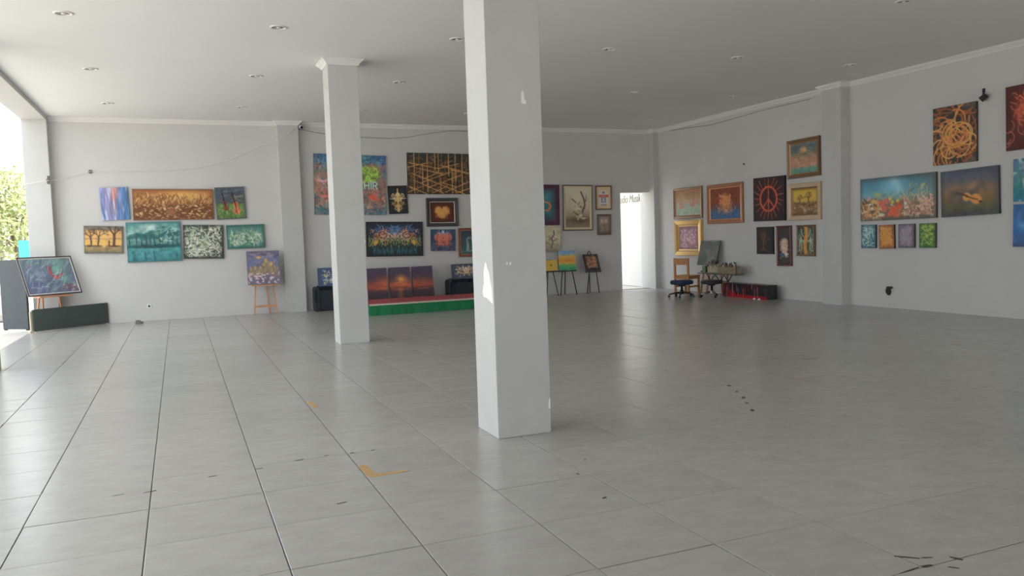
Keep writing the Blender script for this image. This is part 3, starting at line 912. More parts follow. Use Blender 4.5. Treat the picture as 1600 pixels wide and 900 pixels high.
def a_dark_tree(s):
    A = s.a
    s.fill((46, 44, 46)); s.blob(A * .45, .5, .3, .4, (66, 52, 44), .9, .7)
    s.tree(A * .42, .85, .26, (98, 70, 52), .05, .05, 3, sp=.4); s.line([(A * .2, .88), (A * .42, .80), (A * .62, .88)], .04, (92, 66, 50)); s.dabs(26, (.2, .2, .7, .6), .1, .016, [(110, 78, 56), (84, 64, 52)], al=.6)
    s.blob(A * .72, .45, .1, .1, (82, 62, 52), .8, .7)
def a_tall_figure(s):
    A = s.a
    s.fill((58, 56, 56)); s.tone(.15, 5)
    s.blob(A * .5, .48, .17, .21, (188, 164, 136), .4, .95); s.dabs(70, (.2, .28, .8, .74), .10, .018, [(206, 184, 156), (150, 120, 94), (122, 92, 74), (196, 170, 140)], ang=1.57, spread=.5, bend=1.5, al=.75)
    s.blob(A * .52, .46, .075, .085, (206, 164, 138), .4); s.line([(A * .45, .44), (A * .49, .44)], .012, (84, 58, 50)); s.line([(A * .55, .44), (A * .60, .44)], .012, (84, 58, 50)); s.line([(A * .48, .51), (A * .56, .51)], .014, (150, 76, 68))
    s.blob(A * .5, .66, .13, .09, (196, 150, 128), .5, .9); s.blob(A * .32, .74, .12, .05, (66, 84, 122), .4); s.blob(A * .68, .73, .1, .045, (196, 186, 176), .5, .8)
def a_orange_band(s):
    A = s.a
    s.fill((66, 66, 60))
    s.mix(np.clip(1.35 - np.abs(s.X / A - .5 - .05 * np.sin(s.Y * 7)) * 7.5, 0, 1), (196, 132, 62))
    s.dabs(46, (.04, .05, .28, .95), .24, .03, [(176, 182, 160), (92, 122, 100), (46, 52, 50), (120, 112, 76)], ang=1.57, spread=.6, bend=2, al=.85, mirror=.5)
    s.dabs(24, (.4, .05, .6, .95), .12, .02, [(214, 156, 84), (160, 100, 50)], ang=1.57, al=.7); s.blob(A * .27, .55, .06, .08, (92, 152, 132), .5, .8)
def a_tangle(s):
    A = s.a
    s.fill((58, 52, 48)); s.cloud((78, 72, 66), 4, .1, .5)
    for k in range(46):
        x, y = s.r.uniform(0, A), s.r.uniform(0, 1)
        s.curl(x, y, s.r.uniform(.4, .8), .022, (148, 78, 44), None, s.r.uniform(-3, 3), .9, 9)
    for k in range(26):
        x, y = s.r.uniform(.15, .8) * A, s.r.uniform(.25, .85)
        s.curl(x, y, s.r.uniform(.4, .75), .024, (206, 146, 72) if k % 2 else (186, 112, 56), None, s.r.choice([-1, 1]) * s.r.uniform(2, 4.5), .95, 10)
    for k in range(9):
        r_, q_ = s.r.uniform(.10, .26), s.r.uniform(.6, 1.3)
        x, y, t0 = A * s.r.uniform(.4, .62), s.r.uniform(.48, .68), s.r.uniform(0, 6)
        s.line([(x + r_ * math.cos(t0 + t * .35), y + r_ * q_ * math.sin(t0 + t * .35)) for t in range(s.r.randint(8, 18))], .020, [(206, 150, 78), (190, 126, 62), (168, 96, 52)][k % 3], .95)
def a_red_web(s):
    A = s.a
    s.fill((92, 42, 36)); s.vignette(.4, (66, 34, 34), .8); s.blob(A * .5, .40, .32, .34, (176, 62, 38), .95, .9); s.blob(A * .5, .36, .16, .18, (206, 88, 48), .9, .8)
    s.dabs(90, (.2, .15, .8, .7), .12, .016, [(206, 102, 62), (150, 56, 40), (196, 84, 52)], bend=3, al=.7)
    for k in range(22):
        s.curl(s.r.uniform(.05, .95) * A, s.r.uniform(.5, .98), .3, .014, (176, 92, 72), None, 3.0, .8)
def a_violin(s):
    A = s.a
    s.grad((0, (66, 74, 98)), (.25, (84, 84, 92)), (.42, (122, 94, 70)), (.6, (116, 88, 58)), (.8, (84, 82, 58)), (1, (66, 66, 60)))
    s.blob(A * .62, .42, .24, .18, (156, 108, 78), .95, .9); s.blob(A * .25, .55, .3, .25, (142, 96, 62), .95, .6); s.cloud((84, 80, 74), 3, .1, .5)
    c = (206, 136, 66)
    s.blob(A * .47, .60, .115, .105, c, .35, .95); s.blob(A * .63, .66, .15, .125, c, .35, .95, .3); s.blob(A * .55, .63, .1, .07, (196, 126, 58), .4)
    s.line([(A * .48, .58), (A * .30, .50)], .035, (84, 56, 44)); s.line([(A * .66, .68), (A * .46, .59)], .024, (74, 50, 40)); s.blob(A * .70, .72, .05, .03, (70, 46, 38), .4); s.blob(A * .62, .58, .05, .02, (222, 166, 98), .6, .8)
    s.vignette(.15, (66, 70, 78), .7); s.tone(.12, 8)
def a_yellow_blue(s):
    A = s.a
    s.grad((0, (60, 96, 134)), (.4, (70, 110, 120)), (.7, (44, 112, 116)), (1, (36, 100, 128)))
    s.blob(A * .42, .40, .36, .22, (206, 186, 56), .7, .95, -.3); s.blob(A * .3, .68, .2, .15, (52, 132, 92), .8, .8); s.blob(A * .8, .3, .2, .3, (196, 120, 60), .8, .7); s.cloud((150, 176, 160), 6, .15, .5); s.tone(.2, 9)
def a_blue_glow(s):
    s.grad((0, (44, 84, 134)), (.6, (46, 92, 148)), (1, (52, 68, 108))); s.blob(s.a * .55, .45, .36, .36, (150, 186, 212), .95, .8); s.cloud((70, 118, 172), 4, .05, .5); s.tone(.12, 8)
def a_coral(s):
    A = s.a
    s.grad((0, (62, 100, 118)), (.2, (72, 124, 146)), (.42, (92, 142, 156)), (.52, (104, 124, 112)), (.62, (116, 98, 80)), (1, (96, 82, 70)))
    s.blob(A * .45, .2, .5, .34, (112, 168, 184), .95, .8); s.line([(A * .46, 0), (A * .56, .42)], .16, (150, 188, 196), .45, .9)
    s.mix(np.clip((s.X / A - .68) * 2.5, 0, 1) * np.clip(1 - s.Y * 1.2, 0, 1), (84, 94, 84))
    s.dabs(60, (.25, .38, .75, .56), .1, .03, [(112, 142, 130), (136, 152, 128), (92, 118, 112)], bend=2, al=.6)
    s.dabs(160, (.0, .52, .30, 1), .08, .034, [(196, 144, 92), (166, 108, 66), (216, 178, 130), (92, 66, 50), (186, 126, 78)], bend=2.5, al=.85)
    s.dabs(170, (.6, .5, 1, .92), .09, .028, [(186, 138, 118), (166, 116, 96), (206, 168, 146), (122, 92, 80), (176, 150, 112)], bend=2.5, al=.8)
    s.dabs(70, (.66, .24, .92, .58), .08, .022, [(150, 146, 106), (172, 164, 122), (112, 116, 90), (96, 100, 84)], ang=-.9, spread=.7, bend=1.2, al=.7)
    s.blob(A * .24, .40, .14, .08, (146, 156, 92), .6, .9); s.blob(A * .13, .47, .06, .05, (176, 122, 138), .4); s.blob(A * .20, .56, .07, .05, (214, 180, 84), .4); s.blob(A * .14, .62, .05, .03, (196, 204, 206), .5)
    for x, y, r_ in ((.30, .60, .10), (.37, .56, .09), (.34, .72, .10)):
        s.blob(A * x, y, r_, r_ * .8, (206, 96, 82), .4, .95)
    for x, y, r_ in ((.46, .76, .12), (.54, .72, .11), (.50, .88, .13), (.42, .86, .09)):
        s.blob(A * x, y, r_, r_ * .8, (204, 88, 56), .4, .95)
    s.dabs(50, (.28, .5, .6, .95), .07, .018, [(222, 128, 96), (168, 66, 50), (214, 108, 70)], bend=3, al=.7)
    for x, y in ((.42, .52), (.45, .60), (.52, .57)): s.blob(A * x, y, .05, .04, (214, 192, 76), .4)
    s.blob(A * .30, .88, .10, .05, (206, 196, 176), .5); s.blob(A * .17, .72, .06, .04, (206, 200, 186), .5); s.blob(A * .62, .64, .05, .04, (170, 178, 170), .5); s.blob(A * .63, .74, .06, .03, (196, 192, 180), .5); s.blob(A * .44, .66, .04, .03, (142, 156, 166), .4)
    s.vignette(.12, (70, 78, 76), .7)
def small(bg, ink, dk):
    def f(s):
        A = s.a
        s.fill(bg); s.vignette(.3, dk, .8)
        s.dabs(70, (.12, .08, .88, .92), .2, .035, [ink, tuple(.6 * i + .4 * b for i, b in zip(ink, bg))], bend=3, al=.85); s.vignette(.12, dk, .7)
    return f
def a_castle(s):
    A = s.a
    s.grad((0, (84, 80, 100)), (.2, (88, 84, 108)), (.42, (78, 88, 126)), (.6, (92, 84, 92)), (1, (84, 78, 94)))
    s.dabs(26, (0, .02, 1, .2), .14, .05, [(112, 104, 122), (72, 70, 90)], ang=0, al=.6)
    for x, y, k in ((.58, .30, 1), (.50, .42, .8), (.72, .42, .8), (.40, .5, .7), (.84, .52, .7), (.25, .50, .9), (.12, .52, .7)):
        s.blob(A * x, y + .14, .11 * k, .24 * k, (116, 100, 74), .4, .9); s.blob(A * x, y, .05 * k, .08 * k, (160, 124, 72), .5, .9)
    s.blob(A * .36, .20, .07, .04, (206, 140, 56), .5); s.blob(A * .74, .40, .06, .07, (186, 124, 74), .5)
    s.dabs(60, (0, .36, 1, .66), .09, .02, [(142, 122, 84), (88, 76, 66), (126, 104, 74)], ang=-1.57, spread=.5, al=.7)
    for k in range(50):
        s.blob(s.r.rand() * A, s.r.uniform(.66, .98), .04, .03, [(176, 166, 190), (190, 142, 160), (142, 134, 156)][k % 3], .5, .85)
    s.tone(.12, 9); s.border(.02, (84, 82, 92))
def a_storm(s):
    A = s.a
    s.grad((0, (96, 118, 122)), (.4, (88, 104, 124)), (1, (84, 88, 118)))
    s.blob(A * .68, .30, .34, .34, (104, 164, 142), .8, .95); s.blob(A * .30, .45, .3, .3, (120, 136, 158), .9, .8); s.blob(A * .2, .8, .3, .25, (84, 88, 128), .8, .8); s.blob(A * .82, .62, .2, .2, (92, 152, 132), .8, .9)
    s.dabs(90, (0, 0, 1, 1), .3, .03, [(142, 162, 176), (76, 92, 122), (112, 152, 146), (96, 112, 140)], ang=-.7, spread=.7, bend=1, al=.5)
    s.line([(A * .54, .24), (A * .53, .42), (A * .57, .54), (A * .66, .55), (A * .76, .46)], .08, (172, 62, 62), .95); s.line([(A * .76, .46), (A * .82, .26)], .03, (92, 104, 92), .9); s.blob(A * .62, .57, .06, .05, (190, 70, 64), .4)
    s.blob(A * .15, .2, .08, .05, (140, 84, 92), .6, .8); s.dabs(36, (.66, .82, 1, .98), .1, .03, [(120, 84, 92), (172, 156, 160), (96, 66, 78)], ang=-.6, al=.8); s.tone(.12, 10); s.dabs(50, (0, .1, .7, .9), .22, .02, [(176, 190, 200), (66, 76, 108), (150, 170, 182)], ang=-.8, spread=.5, bend=1.2, al=.6); s.mix(np.full_like(s.X, .15), (112, 116, 122))
def a_sunset(k):
    def f(s):
        A = s.a
        s.grad((0, (66, 58, 76)), (.23, (70, 56, 74)), (.35, (104, 66, 64)), (.45, (176, 78, 50)), (.50, (150, 66, 50)), (.57, (86, 52, 54)), (.67, (60, 48, 56)), (1, (50, 44, 50)))
        if k == 1:
            s.blob(A * .55, .33, .20, .19, (206, 122, 56), .95, .95); s.blob(A * .55, .33, .08, .08, (226, 158, 76), .8, .9); s.line([(A * .5, .47), (A * .48, .75)], .11, (150, 84, 50), .6, .9)
        if k == 0: s.mix(np.clip(s.X / A - .2, 0, 1) * np.clip(1 - np.abs(s.Y - .39) * 4, 0, 1), (196, 92, 50))
        s.dabs(30, (0, .31, 1, .58), .25, .016, [(206, 102, 60), (120, 62, 56), (92, 56, 60)], ang=0, spread=.08, bend=.1, al=.5); s.tone(.1, 6, 12)
    return f
def a_navy_gold(s):
    A = s.a
    s.fill((46, 60, 86)); s.blob(A * .55, .5, .4, .4, (52, 66, 92), .9, .8)
    s.dabs(60, (.18, .12, .55, .9), .14, .024, [(178, 160, 92), (152, 156, 150), (110, 128, 150), (196, 172, 84)], bend=3, al=.85, mirror=.55); s.vignette(.08, (40, 52, 76), .8)
def a_navy_crest(s):
    A = s.a
    s.fill((52, 56, 72)); s.tone(.12, 5)
    s.blob(A * .55, .48, .2, .28, (176, 132, 74), .5, .85)
    s.dabs(56, (.2, .15, .55, .78), .16, .026, [(196, 156, 92), (206, 186, 150), (150, 106, 62), (176, 170, 160)], bend=2.5, al=.9, mirror=.55); s.vignette(.1, (46, 50, 66), .8)
def a_field(s):
    s.grad((0, (84, 112, 150)), (.2, (100, 122, 142)), (.27, (150, 124, 60)), (.45, (206, 142, 54)), (.6, (196, 132, 50)), (.72, (96, 120, 58)), (.85, (46, 124, 80)), (1, (40, 104, 66)))
    s.blob(s.a * .6, .48, .26, .1, (216, 124, 46), .7, .9); s.cloud((60, 134, 88), 6, .1, .5, None, np.clip((s.Y - .6) * 4, 0, 1)); s.tone(.15, 9)
def a_filigree(s):
    A = s.a
    s.fill((48, 46, 46)); m = ((s.X > A * .16) & (s.X < A * .86) & (s.Y > .14) & (s.Y < .86)).astype(float); s.mix(m * .8, (112, 78, 60))
    s.dabs(90, (.2, .16, .84, .84), .14, .024, [(176, 120, 84), (152, 98, 66), (70, 54, 48)], bend=3.5, al=.85); s.blob(A * .55, .9, .3, .08, (40, 38, 40), .5)
def a_sunflower(s):
    A = s.a
    s.fill((186, 150, 62))
    for k in range(14):
        t = k * .449; s.line([(A * .55, .5), (A * .55 + .3 * math.cos(t), .5 + .3 * math.sin(t))], .07, (206, 168, 60))
    s.blob(A * .55, .5, .13, .13, (84, 60, 40), .4); s.blob(A * .2, .85, .15, .1, (120, 124, 66), .6); s.tone(.15, 8)
def a_grey_canvas(s):
    s.grad((0, (84, 92, 92)), (.3, (104, 104, 98)), (1, (96, 100, 98))); s.cloud((76, 96, 92), 3, .05, .5); s.cloud((122, 120, 112), 4, .15, .6); s.blob(s.a * .55, .72, .06, .06, (140, 144, 140), .9, .7); s.tone(.08, 10)

P_ = painting
# left part of the back wall
P_(a_streaks, 'B', -1.06, 2.29, .48, .62, 0.8 - 2.5, 'L', 'small crooked canvas of vertical blue, violet and orange streaks, top left of its cluster', seed=3)
P_(a_panorama, 'B', -.03, 2.26, 1.46, .60, .6, 'L', 'long panoramic canvas of golden brown reeds and leaves', seed=4)
P_(a_autumn, 'B', -1.31, 1.61, .66, .52, 2.2, 'L', 'orange canvas with bare dark trees in front of a low sun', seed=5)
P_(a_teal, 'B', -.42, 1.54, .97, .77, .1, 'L', 'large teal canvas of trees beside a river', seed=6)
P_(a_white_swirl, 'B', .47, 1.51, .75, .67, 1.7, 'L', 'dark canvas covered in dense white and pale green swirls', seed=7)
P_(a_cellos, 'B', 1.04, 2.27, .56, .64, -1.8, 'L', 'canvas of two cellos standing in green grass', seed=8)
P_(a_mint, 'B', 1.29, 1.59, .73, .48, -.5, 'L', 'mint green canvas with a pale scribbled band, right above the wooden easel', seed=9)
# middle of the back wall
P_(a_hir, 'B', 3.45, 2.62, 1.53, 1.27, 1.6, 'M', 'large blue and rust canvas lettered HIR, partly behind the capped column', seed=10)
P_(a_maze, 'B', 5.50, 2.85, 1.58, .90, .8, 'M', 'large dark canvas with a maze of tan straight lines', seed=11)
P_(a_gold, 'B', 4.49, 2.29, .42, .61, -1.2, 'M', 'small black canvas with a gold symmetrical ornament', seed=12, edge=(34, 34, 36))
P_(a_heart, 'B', 5.48, 2.0, .74, .63, .5, 'M', 'black framed picture of a golden heart on maroon', [(.075, (44, 44, 44), .015, .4, 0, 'frame'), (.022, (150, 144, 134), -.004, .5, 0, 'liner')], seed=13)
P_(a_butterfly, 'B', 4.37, 1.44, 1.26, .75, 1.3, 'M', 'wide black canvas with a bright symmetrical orange, green and blue butterfly-like burst', seed=14, edge=(36, 38, 40))
P_(a_elephant, 'B', 5.47, 1.38, .57, .48, 1.5, 'M', 'small navy canvas with a rounded orange-red elephant-like shape', seed=15, edge=(44, 48, 56))
P_(a_jar, 'B', 6.10, 1.31, .54, .65, .8, 'M', 'red-brown framed picture of a glass jar, cut off by the near column', [(.045, (104, 62, 50), .012, .4, 0, 'frame'), (.014, (150, 104, 78), 0, .4, 0, 'liner')], seed=16)
# beside the doorway
P_(a_teal_dark, 'B', 8.0, 2.12, .75, .95, .8, 'D', 'teal canvas with a dark purple border, peeping out right of the near column', seed=17)
P_(a_branches, 'B', 8.86, 2.04, .79, 1.08, .9, 'D', 'tall framed beige picture of bare dark branches', [(.022, (70, 56, 46), .012, .4, 0, 'frame'), (.05, (176, 164, 136), -.002, .5, 0, 'mount')], seed=18)
P_(a_portrait, 'B', 9.58, 2.27, .44, .58, 0, 'D', 'small brown framed drawing of a seated figure with a red band', [(.03, (78, 58, 50), .01, .4, 0, 'frame')], seed=19)
P_(a_sepia, 'B', 9.57, 1.62, .38, .50, 1.0, 'D', 'small framed sepia picture hanging lowest beside the doorway', [(.032, (76, 62, 56), .01, .4, 0, 'frame')], seed=20)
P_(a_cream, 'B', 8.08, 1.33, .59, .61, 1.6, 'D', 'unframed cream canvas with a dark twig, below the teal canvas by the near column', seed=21)
# right wall, left of the pier
BR = lambda w, c, p=.014, nm='frame', m=.25, r=.38: (w, c, p, r, m, nm)
P_(a_roses, 'R', 15.75, 2.05, 1.11, .72, 0, 'P', 'brown framed picture of pink flowers under a tan sky', [BR(.06, (112, 84, 62)), BR(.02, (150, 112, 80), 0, 'liner')], seed=22)
P_(a_fireboat, 'R', 14.38, 1.97, 1.22, .86, 0, 'P', 'bronze framed picture of a glowing orange mass over blue water', [BR(.07, (132, 92, 66)), BR(.03, (172, 118, 80), -.002, 'liner')], seed=23)
P_(a_pink, 'R', 15.73, 1.24, 1.05, .82, 0, 'P', 'mauve picture in a wide bright gold frame, lowest beside the corner pier', [BR(.10, (196, 158, 96), .03, 'frame', .35, .3), BR(.05, (166, 134, 88), .005, 'liner', .3)], seed=24, depth=.045)
P_(a_peace, 'R', 12.96, 1.99, .92, .88, .5, 'P', 'dark canvas with an orange-red peace sign and rays', seed=25, edge=(44, 38, 40), depth=.045)
P_(a_moon, 'R', 11.99, 2.71, .85, .73, -.9, 'P', 'gold framed picture of a moon over a pink and teal sea, highest of its cluster', [BR(.05, (100, 80, 60)), BR(.035, (134, 100, 66), -.002, 'liner', .4)], seed=26)
P_(a_yellow_tree, 'R', 11.97, 1.89, .87, .70, 0, 'P', 'picture of bare trees on yellow in a wide champagne frame', [BR(.09, (164, 144, 120), .025, 'frame', .3), BR(.02, (120, 100, 76), 0, 'liner')], seed=27)
P_(a_dark_tree, 'R', 13.10, 1.16, .49, .55, 0, 'P', 'small near-black canvas with a faint brown tree', seed=28, edge=(40, 40, 42))
P_(a_tall_figure, 'R', 12.54, 1.05, .41, .79, -.8, 'P', 'narrow tall dark picture of a long-haired woman in a maroon frame', [BR(.035, (92, 56, 52))], seed=29)
P_(a_orange_band, 'R', 11.96, 1.15, .48, .59, .6, 'P', 'small brown framed picture with an orange band between white and green strokes', [BR(.035, (104, 84, 70))], seed=30)
# right wall, right of the pier
P_(a_tangle, 'R', 8.79, 2.74, .74, .88, -.4, 'Q', 'dark canvas with a tangle of looping orange lines', seed=31, edge=(56, 50, 48))
P_(a_red_web, 'R', 7.60, 2.85, .72, .90, -.9, 'Q', 'dark red canvas with a glowing web, cut by the right picture edge', seed=32, edge=(70, 40, 38))
P_(a_violin, 'R', 8.53, 1.85, .95, .70, -1.5, 'Q', 'dusky blue and brown canvas with an orange violin', seed=33, edge=(60, 62, 68), depth=.045)
P_(a_yellow_blue, 'R', 7.46, 1.97, .78, .60, 0, 'Q', 'blue-green canvas with a yellow patch, cut by the right picture edge', seed=34)
P_(a_blue_glow, 'R', 7.49, 1.33, .72, .60, .4, 'Q', 'plain glowing blue canvas, lowest at the right picture edge', seed=35)
P_(a_coral, 'R', 9.86, 1.84, 1.51, .72, -.4, 'Q', 'wide canvas of a coral reef under blue water', seed=36)
P_(small((70, 112, 122), (166, 190, 176), (52, 84, 104)), 'R', 10.45, 1.21, .31, .40, .2, 'Q', 'small teal canvas with pale scribble under the coral reef, first from the left', seed=37)
P_(small((176, 112, 56), (204, 146, 70), (122, 74, 50)), 'R', 10.06, 1.20, .31, .40, -1.5, 'Q', 'small orange canvas under the coral reef, second from the left', seed=38)
P_(small((118, 108, 120), (136, 126, 140), (84, 76, 90)), 'R', 9.67, 1.21, .31, .39, 0, 'Q', 'small grey-violet canvas under the coral reef, third from the left', seed=39)
P_(small((66, 108, 54), (150, 164, 70), (54, 92, 56)), 'R', 9.27, 1.21, .30, .39, 0, 'Q', 'small green canvas with yellow scribble under the coral reef, rightmost', seed=40)
#@@PROPS
# ------------------------------------------------------------------ loose things
PINE = mat('pale_pine', tuple(s2l((196, 142, 106)) * 1.1), 0.5, noise=0.12, nscale=14, stretch=(1, 1, 0.15))
OAK = mat('varnished_oak', tuple(s2l((160, 114, 74)) * 1.5), 0.4, noise=0.14, nscale=16, stretch=(1, 1, 0.12))
BLKM = mat('black_metal', (0.022, 0.022, 0.024), 0.4)
BLKP = mat('black_plastic', (0.020, 0.021, 0.023), 0.45)
BLKC = mat('black_cover_cloth', (0.026, 0.034, 0.046), 0.85, bump=0.3, bscale=40)
FELT = mat('dark_green_felt', (0.070, 0.088, 0.084), 0.95, noise=0.10, nscale=12)  # dark green lifted, with veiling haze put into the colour
HAZED_FELT = mat('hazed_dark_felt', (0.088, 0.098, 0.104), 0.95, noise=0.10, nscale=10)  # dark cloth painted greyer to carry the veiling haze
GREEN = mat('green_skirt_cloth', (0.012, 0.19, 0.075), 0.8, noise=0.08, nscale=6)
REDC = mat('red_carpet', (0.46, 0.085, 0.09), 0.95, noise=0.18, nscale=9, bump=0.2, bscale=90)
CREAM = mat('cream_hem', (0.62, 0.55, 0.48), 0.85)
WHITE = mat('white_plastic', (0.80, 0.80, 0.78), 0.4)
CHROME = mat('chrome', (0.62, 0.61, 0.58), 0.2, metal=1.0)
NAVY = mat('navy_seat_fabric', (0.030, 0.042, 0.095), 0.9, noise=0.1, nscale=30)
BLKL = mat('black_vinyl', (0.026, 0.022, 0.024), 0.45)
PLANK = mat('grey_brown_plank', (0.30, 0.24, 0.17), 0.75, noise=0.2, nscale=12, stretch=(1, 0.15, 1))
PALEW = mat('pale_slat', (0.58, 0.50, 0.38), 0.7, noise=0.15, nscale=12)
REDP = mat('red_paint', (0.42, 0.014, 0.026), 0.3)
WHTP = mat('white_paint_drip', (0.36, 0.31, 0.33), 0.35)
DARKP = mat('black_paint', (0.020, 0.017, 0.022), 0.35, noise=0.3, nscale=9)
CABLE = mat('pale_cable', (0.80, 0.79, 0.76), 0.6)
DCABLE = mat('dark_cable', (0.20, 0.18, 0.17), 0.6)
CLIP = mat('grey_clip', (0.13, 0.12, 0.12), 0.6)

def place_pic(art, label, cat, group, x, y, z, w, h, yaw, th, gain, seed, frame=None, edge=(50, 48, 48), depth=0.025, name='painting'):
    """a picture standing by its bottom edge at (x,y,z), turned by yaw and leaning back by th degrees"""
    rot = (R(-th), 0, R(yaw))
    if frame is None:
        A = Art(w, h, seed)
        art(A)
        o = picture(name, A, w, h, gain, depth, edge)
        o.location, o.rotation_euler = (x, y, z), rot
        return tag(o, label, cat, group)
    t = thing(name, label, cat, (x, y, z), rot, group)
    fw, col, line = frame
    MB().loops([(-w / 2, w / 2, 0, h, 0), (-w / 2, w / 2, 0, h, -depth), (-w / 2 + fw, w / 2 - fw, fw, h - fw, -depth), (-w / 2 + fw, w / 2 - fw, fw, h - fw, 0)]).build('frame', fmat(col, gain), t)
    i = fw + 0.018
    MB().loops([(-w / 2 + fw, w / 2 - fw, fw, h - fw, -depth + 0.004), (-w / 2 + i, w / 2 - i, i, h - i, -depth + 0.008), (-w / 2 + i, w / 2 - i, i, h - i, 0)]).build('liner', fmat(line, gain), t)
    A = Art(w - 2 * i, h - 2 * i, seed)
    art(A)
    o = picture('canvas', A, w - 2 * i, h - 2 * i, gain, 0.012, edge, t, yfront=-depth + 0.010)
    o.location = (0, 0, i)
    return t

def easel(label, x, y, yaw, m, ledge_z, ledge_w, foot_w, top_z, rear_y, lean, leg=0.03, ledge_d=0.05, bar_z=None, group=None, foot_y=0.0, dy=0.0, top_w=0.10, rear_x=0.0, loop=False):
    """tripod easel; local x right, y away; the picture plane starts at the ledge and leans back"""
    t = thing('easel', label, 'easel', (x, y, 0), (0, 0, R(yaw)), group)
    tl = math.tan(R(lean))
    ty = (top_z - ledge_z) * tl + dy + leg
    for sx in (-1, 1):
        kx = foot_w / 2 + (top_w / 2 - foot_w / 2) * ledge_z / top_z
        MB().tube([(sx * foot_w / 2, foot_y, 0.0), (sx * kx, dy + leg, ledge_z), (sx * top_w / 2, ty, top_z)], leg / 2, 6 if m is BLKM else 4).build('leg', m, t)
    MB().tube([(rear_x, rear_y, 0.0), (0.0, ty + leg, top_z - 0.02)], leg / 2, 6 if m is BLKM else 4).build('rear_leg', m, t)
    MB().box((-ledge_w / 2, dy - ledge_d, ledge_z - 0.028), (ledge_w / 2, dy + leg * 0.6, ledge_z - 0.002), 0.003).build('ledge', m, t)
    MB().box((-top_w / 2 - 0.03, ty - leg * .7, top_z - 0.06), (top_w / 2 + 0.03, ty + leg * .7, top_z), 0.004).build('head_block', m, t)
    if bar_z:
        k = bar_z / ledge_z
        hw = foot_w / 2 + (top_w / 2 - foot_w / 2) * bar_z / top_z
        yy = foot_y + (dy + leg - foot_y) * k
        MB().box((-hw, yy - leg * .6, bar_z - 0.022), (hw, yy + leg * .2, bar_z + 0.022), 0.003).build('crossbar', m, t)
    if loop:
        MB().tube([(-0.035, ty, top_z - .02), (-0.03, ty + .01, top_z + .06), (0, ty + .015, top_z + .11), (0.03, ty + .01, top_z + .06), (0.035, ty, top_z - .02)], 0.013, 6).build('top_loop', m, t)
    return t

# --- left corner: folded screen, low felt board, big stormy picture on an easel
t = thing('display_screen', 'tall dark felt screen panel standing at the left edge behind the big easel', 'screen', (-2.80, 17.0, 0), (0, 0, R(-38)))
MB().box((-0.29, -0.025, 0.02), (0.29, 0.025, 1.29), 0.006).build('panel', HAZED_FELT, t)
for sx in (-0.25, 0.25):
    MB().box((sx - 0.02, -0.025, 0), (sx + 0.02, 0.025, 0.0205)).build('foot', BLKP, t)
t = thing('display_board', 'low dark green felt board on the floor with a wooden T foot', 'board', (-1.87, 16.70, 0), (0, 0, R(39)))
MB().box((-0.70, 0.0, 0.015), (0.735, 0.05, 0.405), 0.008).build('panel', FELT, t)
MB().box((-0.78, -0.005, 0.0), (-0.70, 0.055, 0.03), 0.004).build('foot', PALEW, t)
MB().box((0.67, 0.0, 0.0), (0.72, 0.05, 0.016)).build('foot', PALEW, t)
MB().box((-0.755, 0.008, 0.03), (-0.728, 0.036, 0.375), 0.003).build('post', PALEW, t)
MB().box((-0.725, 0.0, 0.03), (-0.702, 0.045, 0.39), 0.003).build('edge_strip', mat('mossy_edge', (0.16, 0.19, 0.13), 0.9), t)
place_pic(a_storm, 'big stormy blue-green abstract with a red hook shape, on the easel at far left', 'painting', 'pictures standing on easels',
          -2.08, 16.50, .635, 1.01, .74, 40, 22.1, 1.6, 50, (.022, (62, 58, 62), (176, 172, 168)))
easel('rough pale wooden easel carrying the big stormy abstract behind the low green board', -2.08, 16.50, 40, PINE, .63, .62, .56, 1.0, .40, 22.1, .035, .20, foot_y=0.19, dy=0.16, top_w=.25, group='easels')
# --- pine easel near the pier
place_pic(a_castle, 'square violet canvas of a brown castle above pale flowers, standing on the pine easel', 'painting', 'pictures standing on easels', 1.58, 16.90, .612, .64, .68, -1.8, 8, 2.2, 51, edge=(84, 82, 90))
easel('pine easel with a crossbar standing left of the first pier', 1.58, 16.92, -1.8, PINE, .61, .50, .44, 1.2, .20, 8, .042, .06, bar_z=.17, foot_y=-0.03, top_w=.26, rear_x=.10, group='easels')
# --- three black easels right of the near column
place_pic(a_sunflower, 'yellow sunflower canvas on a black easel, half hidden by the near column', 'painting', 'pictures standing on easels', 7.95, 16.86, .582, .36, .25, 0, 8, 2.7, 52, edge=(60, 54, 46))
easel('black tripod easel half hidden by the near column', 7.95, 16.87, 0, BLKM, .58, .42, .34, .84, .22, 8, .022, .03, foot_y=-.05, top_w=.06, group='easels')
place_pic(a_field, 'small canvas of an orange sky over a green field on the middle black easel', 'painting', 'pictures standing on easels', 8.385, 16.85, .575, .42, .465, -8, 8, 2.7, 53, edge=(52, 50, 48))
easel('middle black tripod easel, below the tall framed branches', 8.39, 16.86, -8, BLKM, .575, .44, .40, 1.0, .24, 8, .024, .03, foot_y=-.06, top_w=.12, group='easels')
place_pic(a_filigree, 'small dark canvas with a copper filigree square on the rightmost black easel', 'painting', 'pictures standing on easels', 9.03, 16.78, .535, .37, .45, -10, 33, 2.7, 54, edge=(40, 40, 40))
easel('rightmost black tripod easel with a loop at its top, near the doorway', 9.03, 16.79, -10, BLKM, .53, .40, .30, .90, .28, 33, .024, .03, foot_y=.02, top_w=.08, loop=True, group='easels')

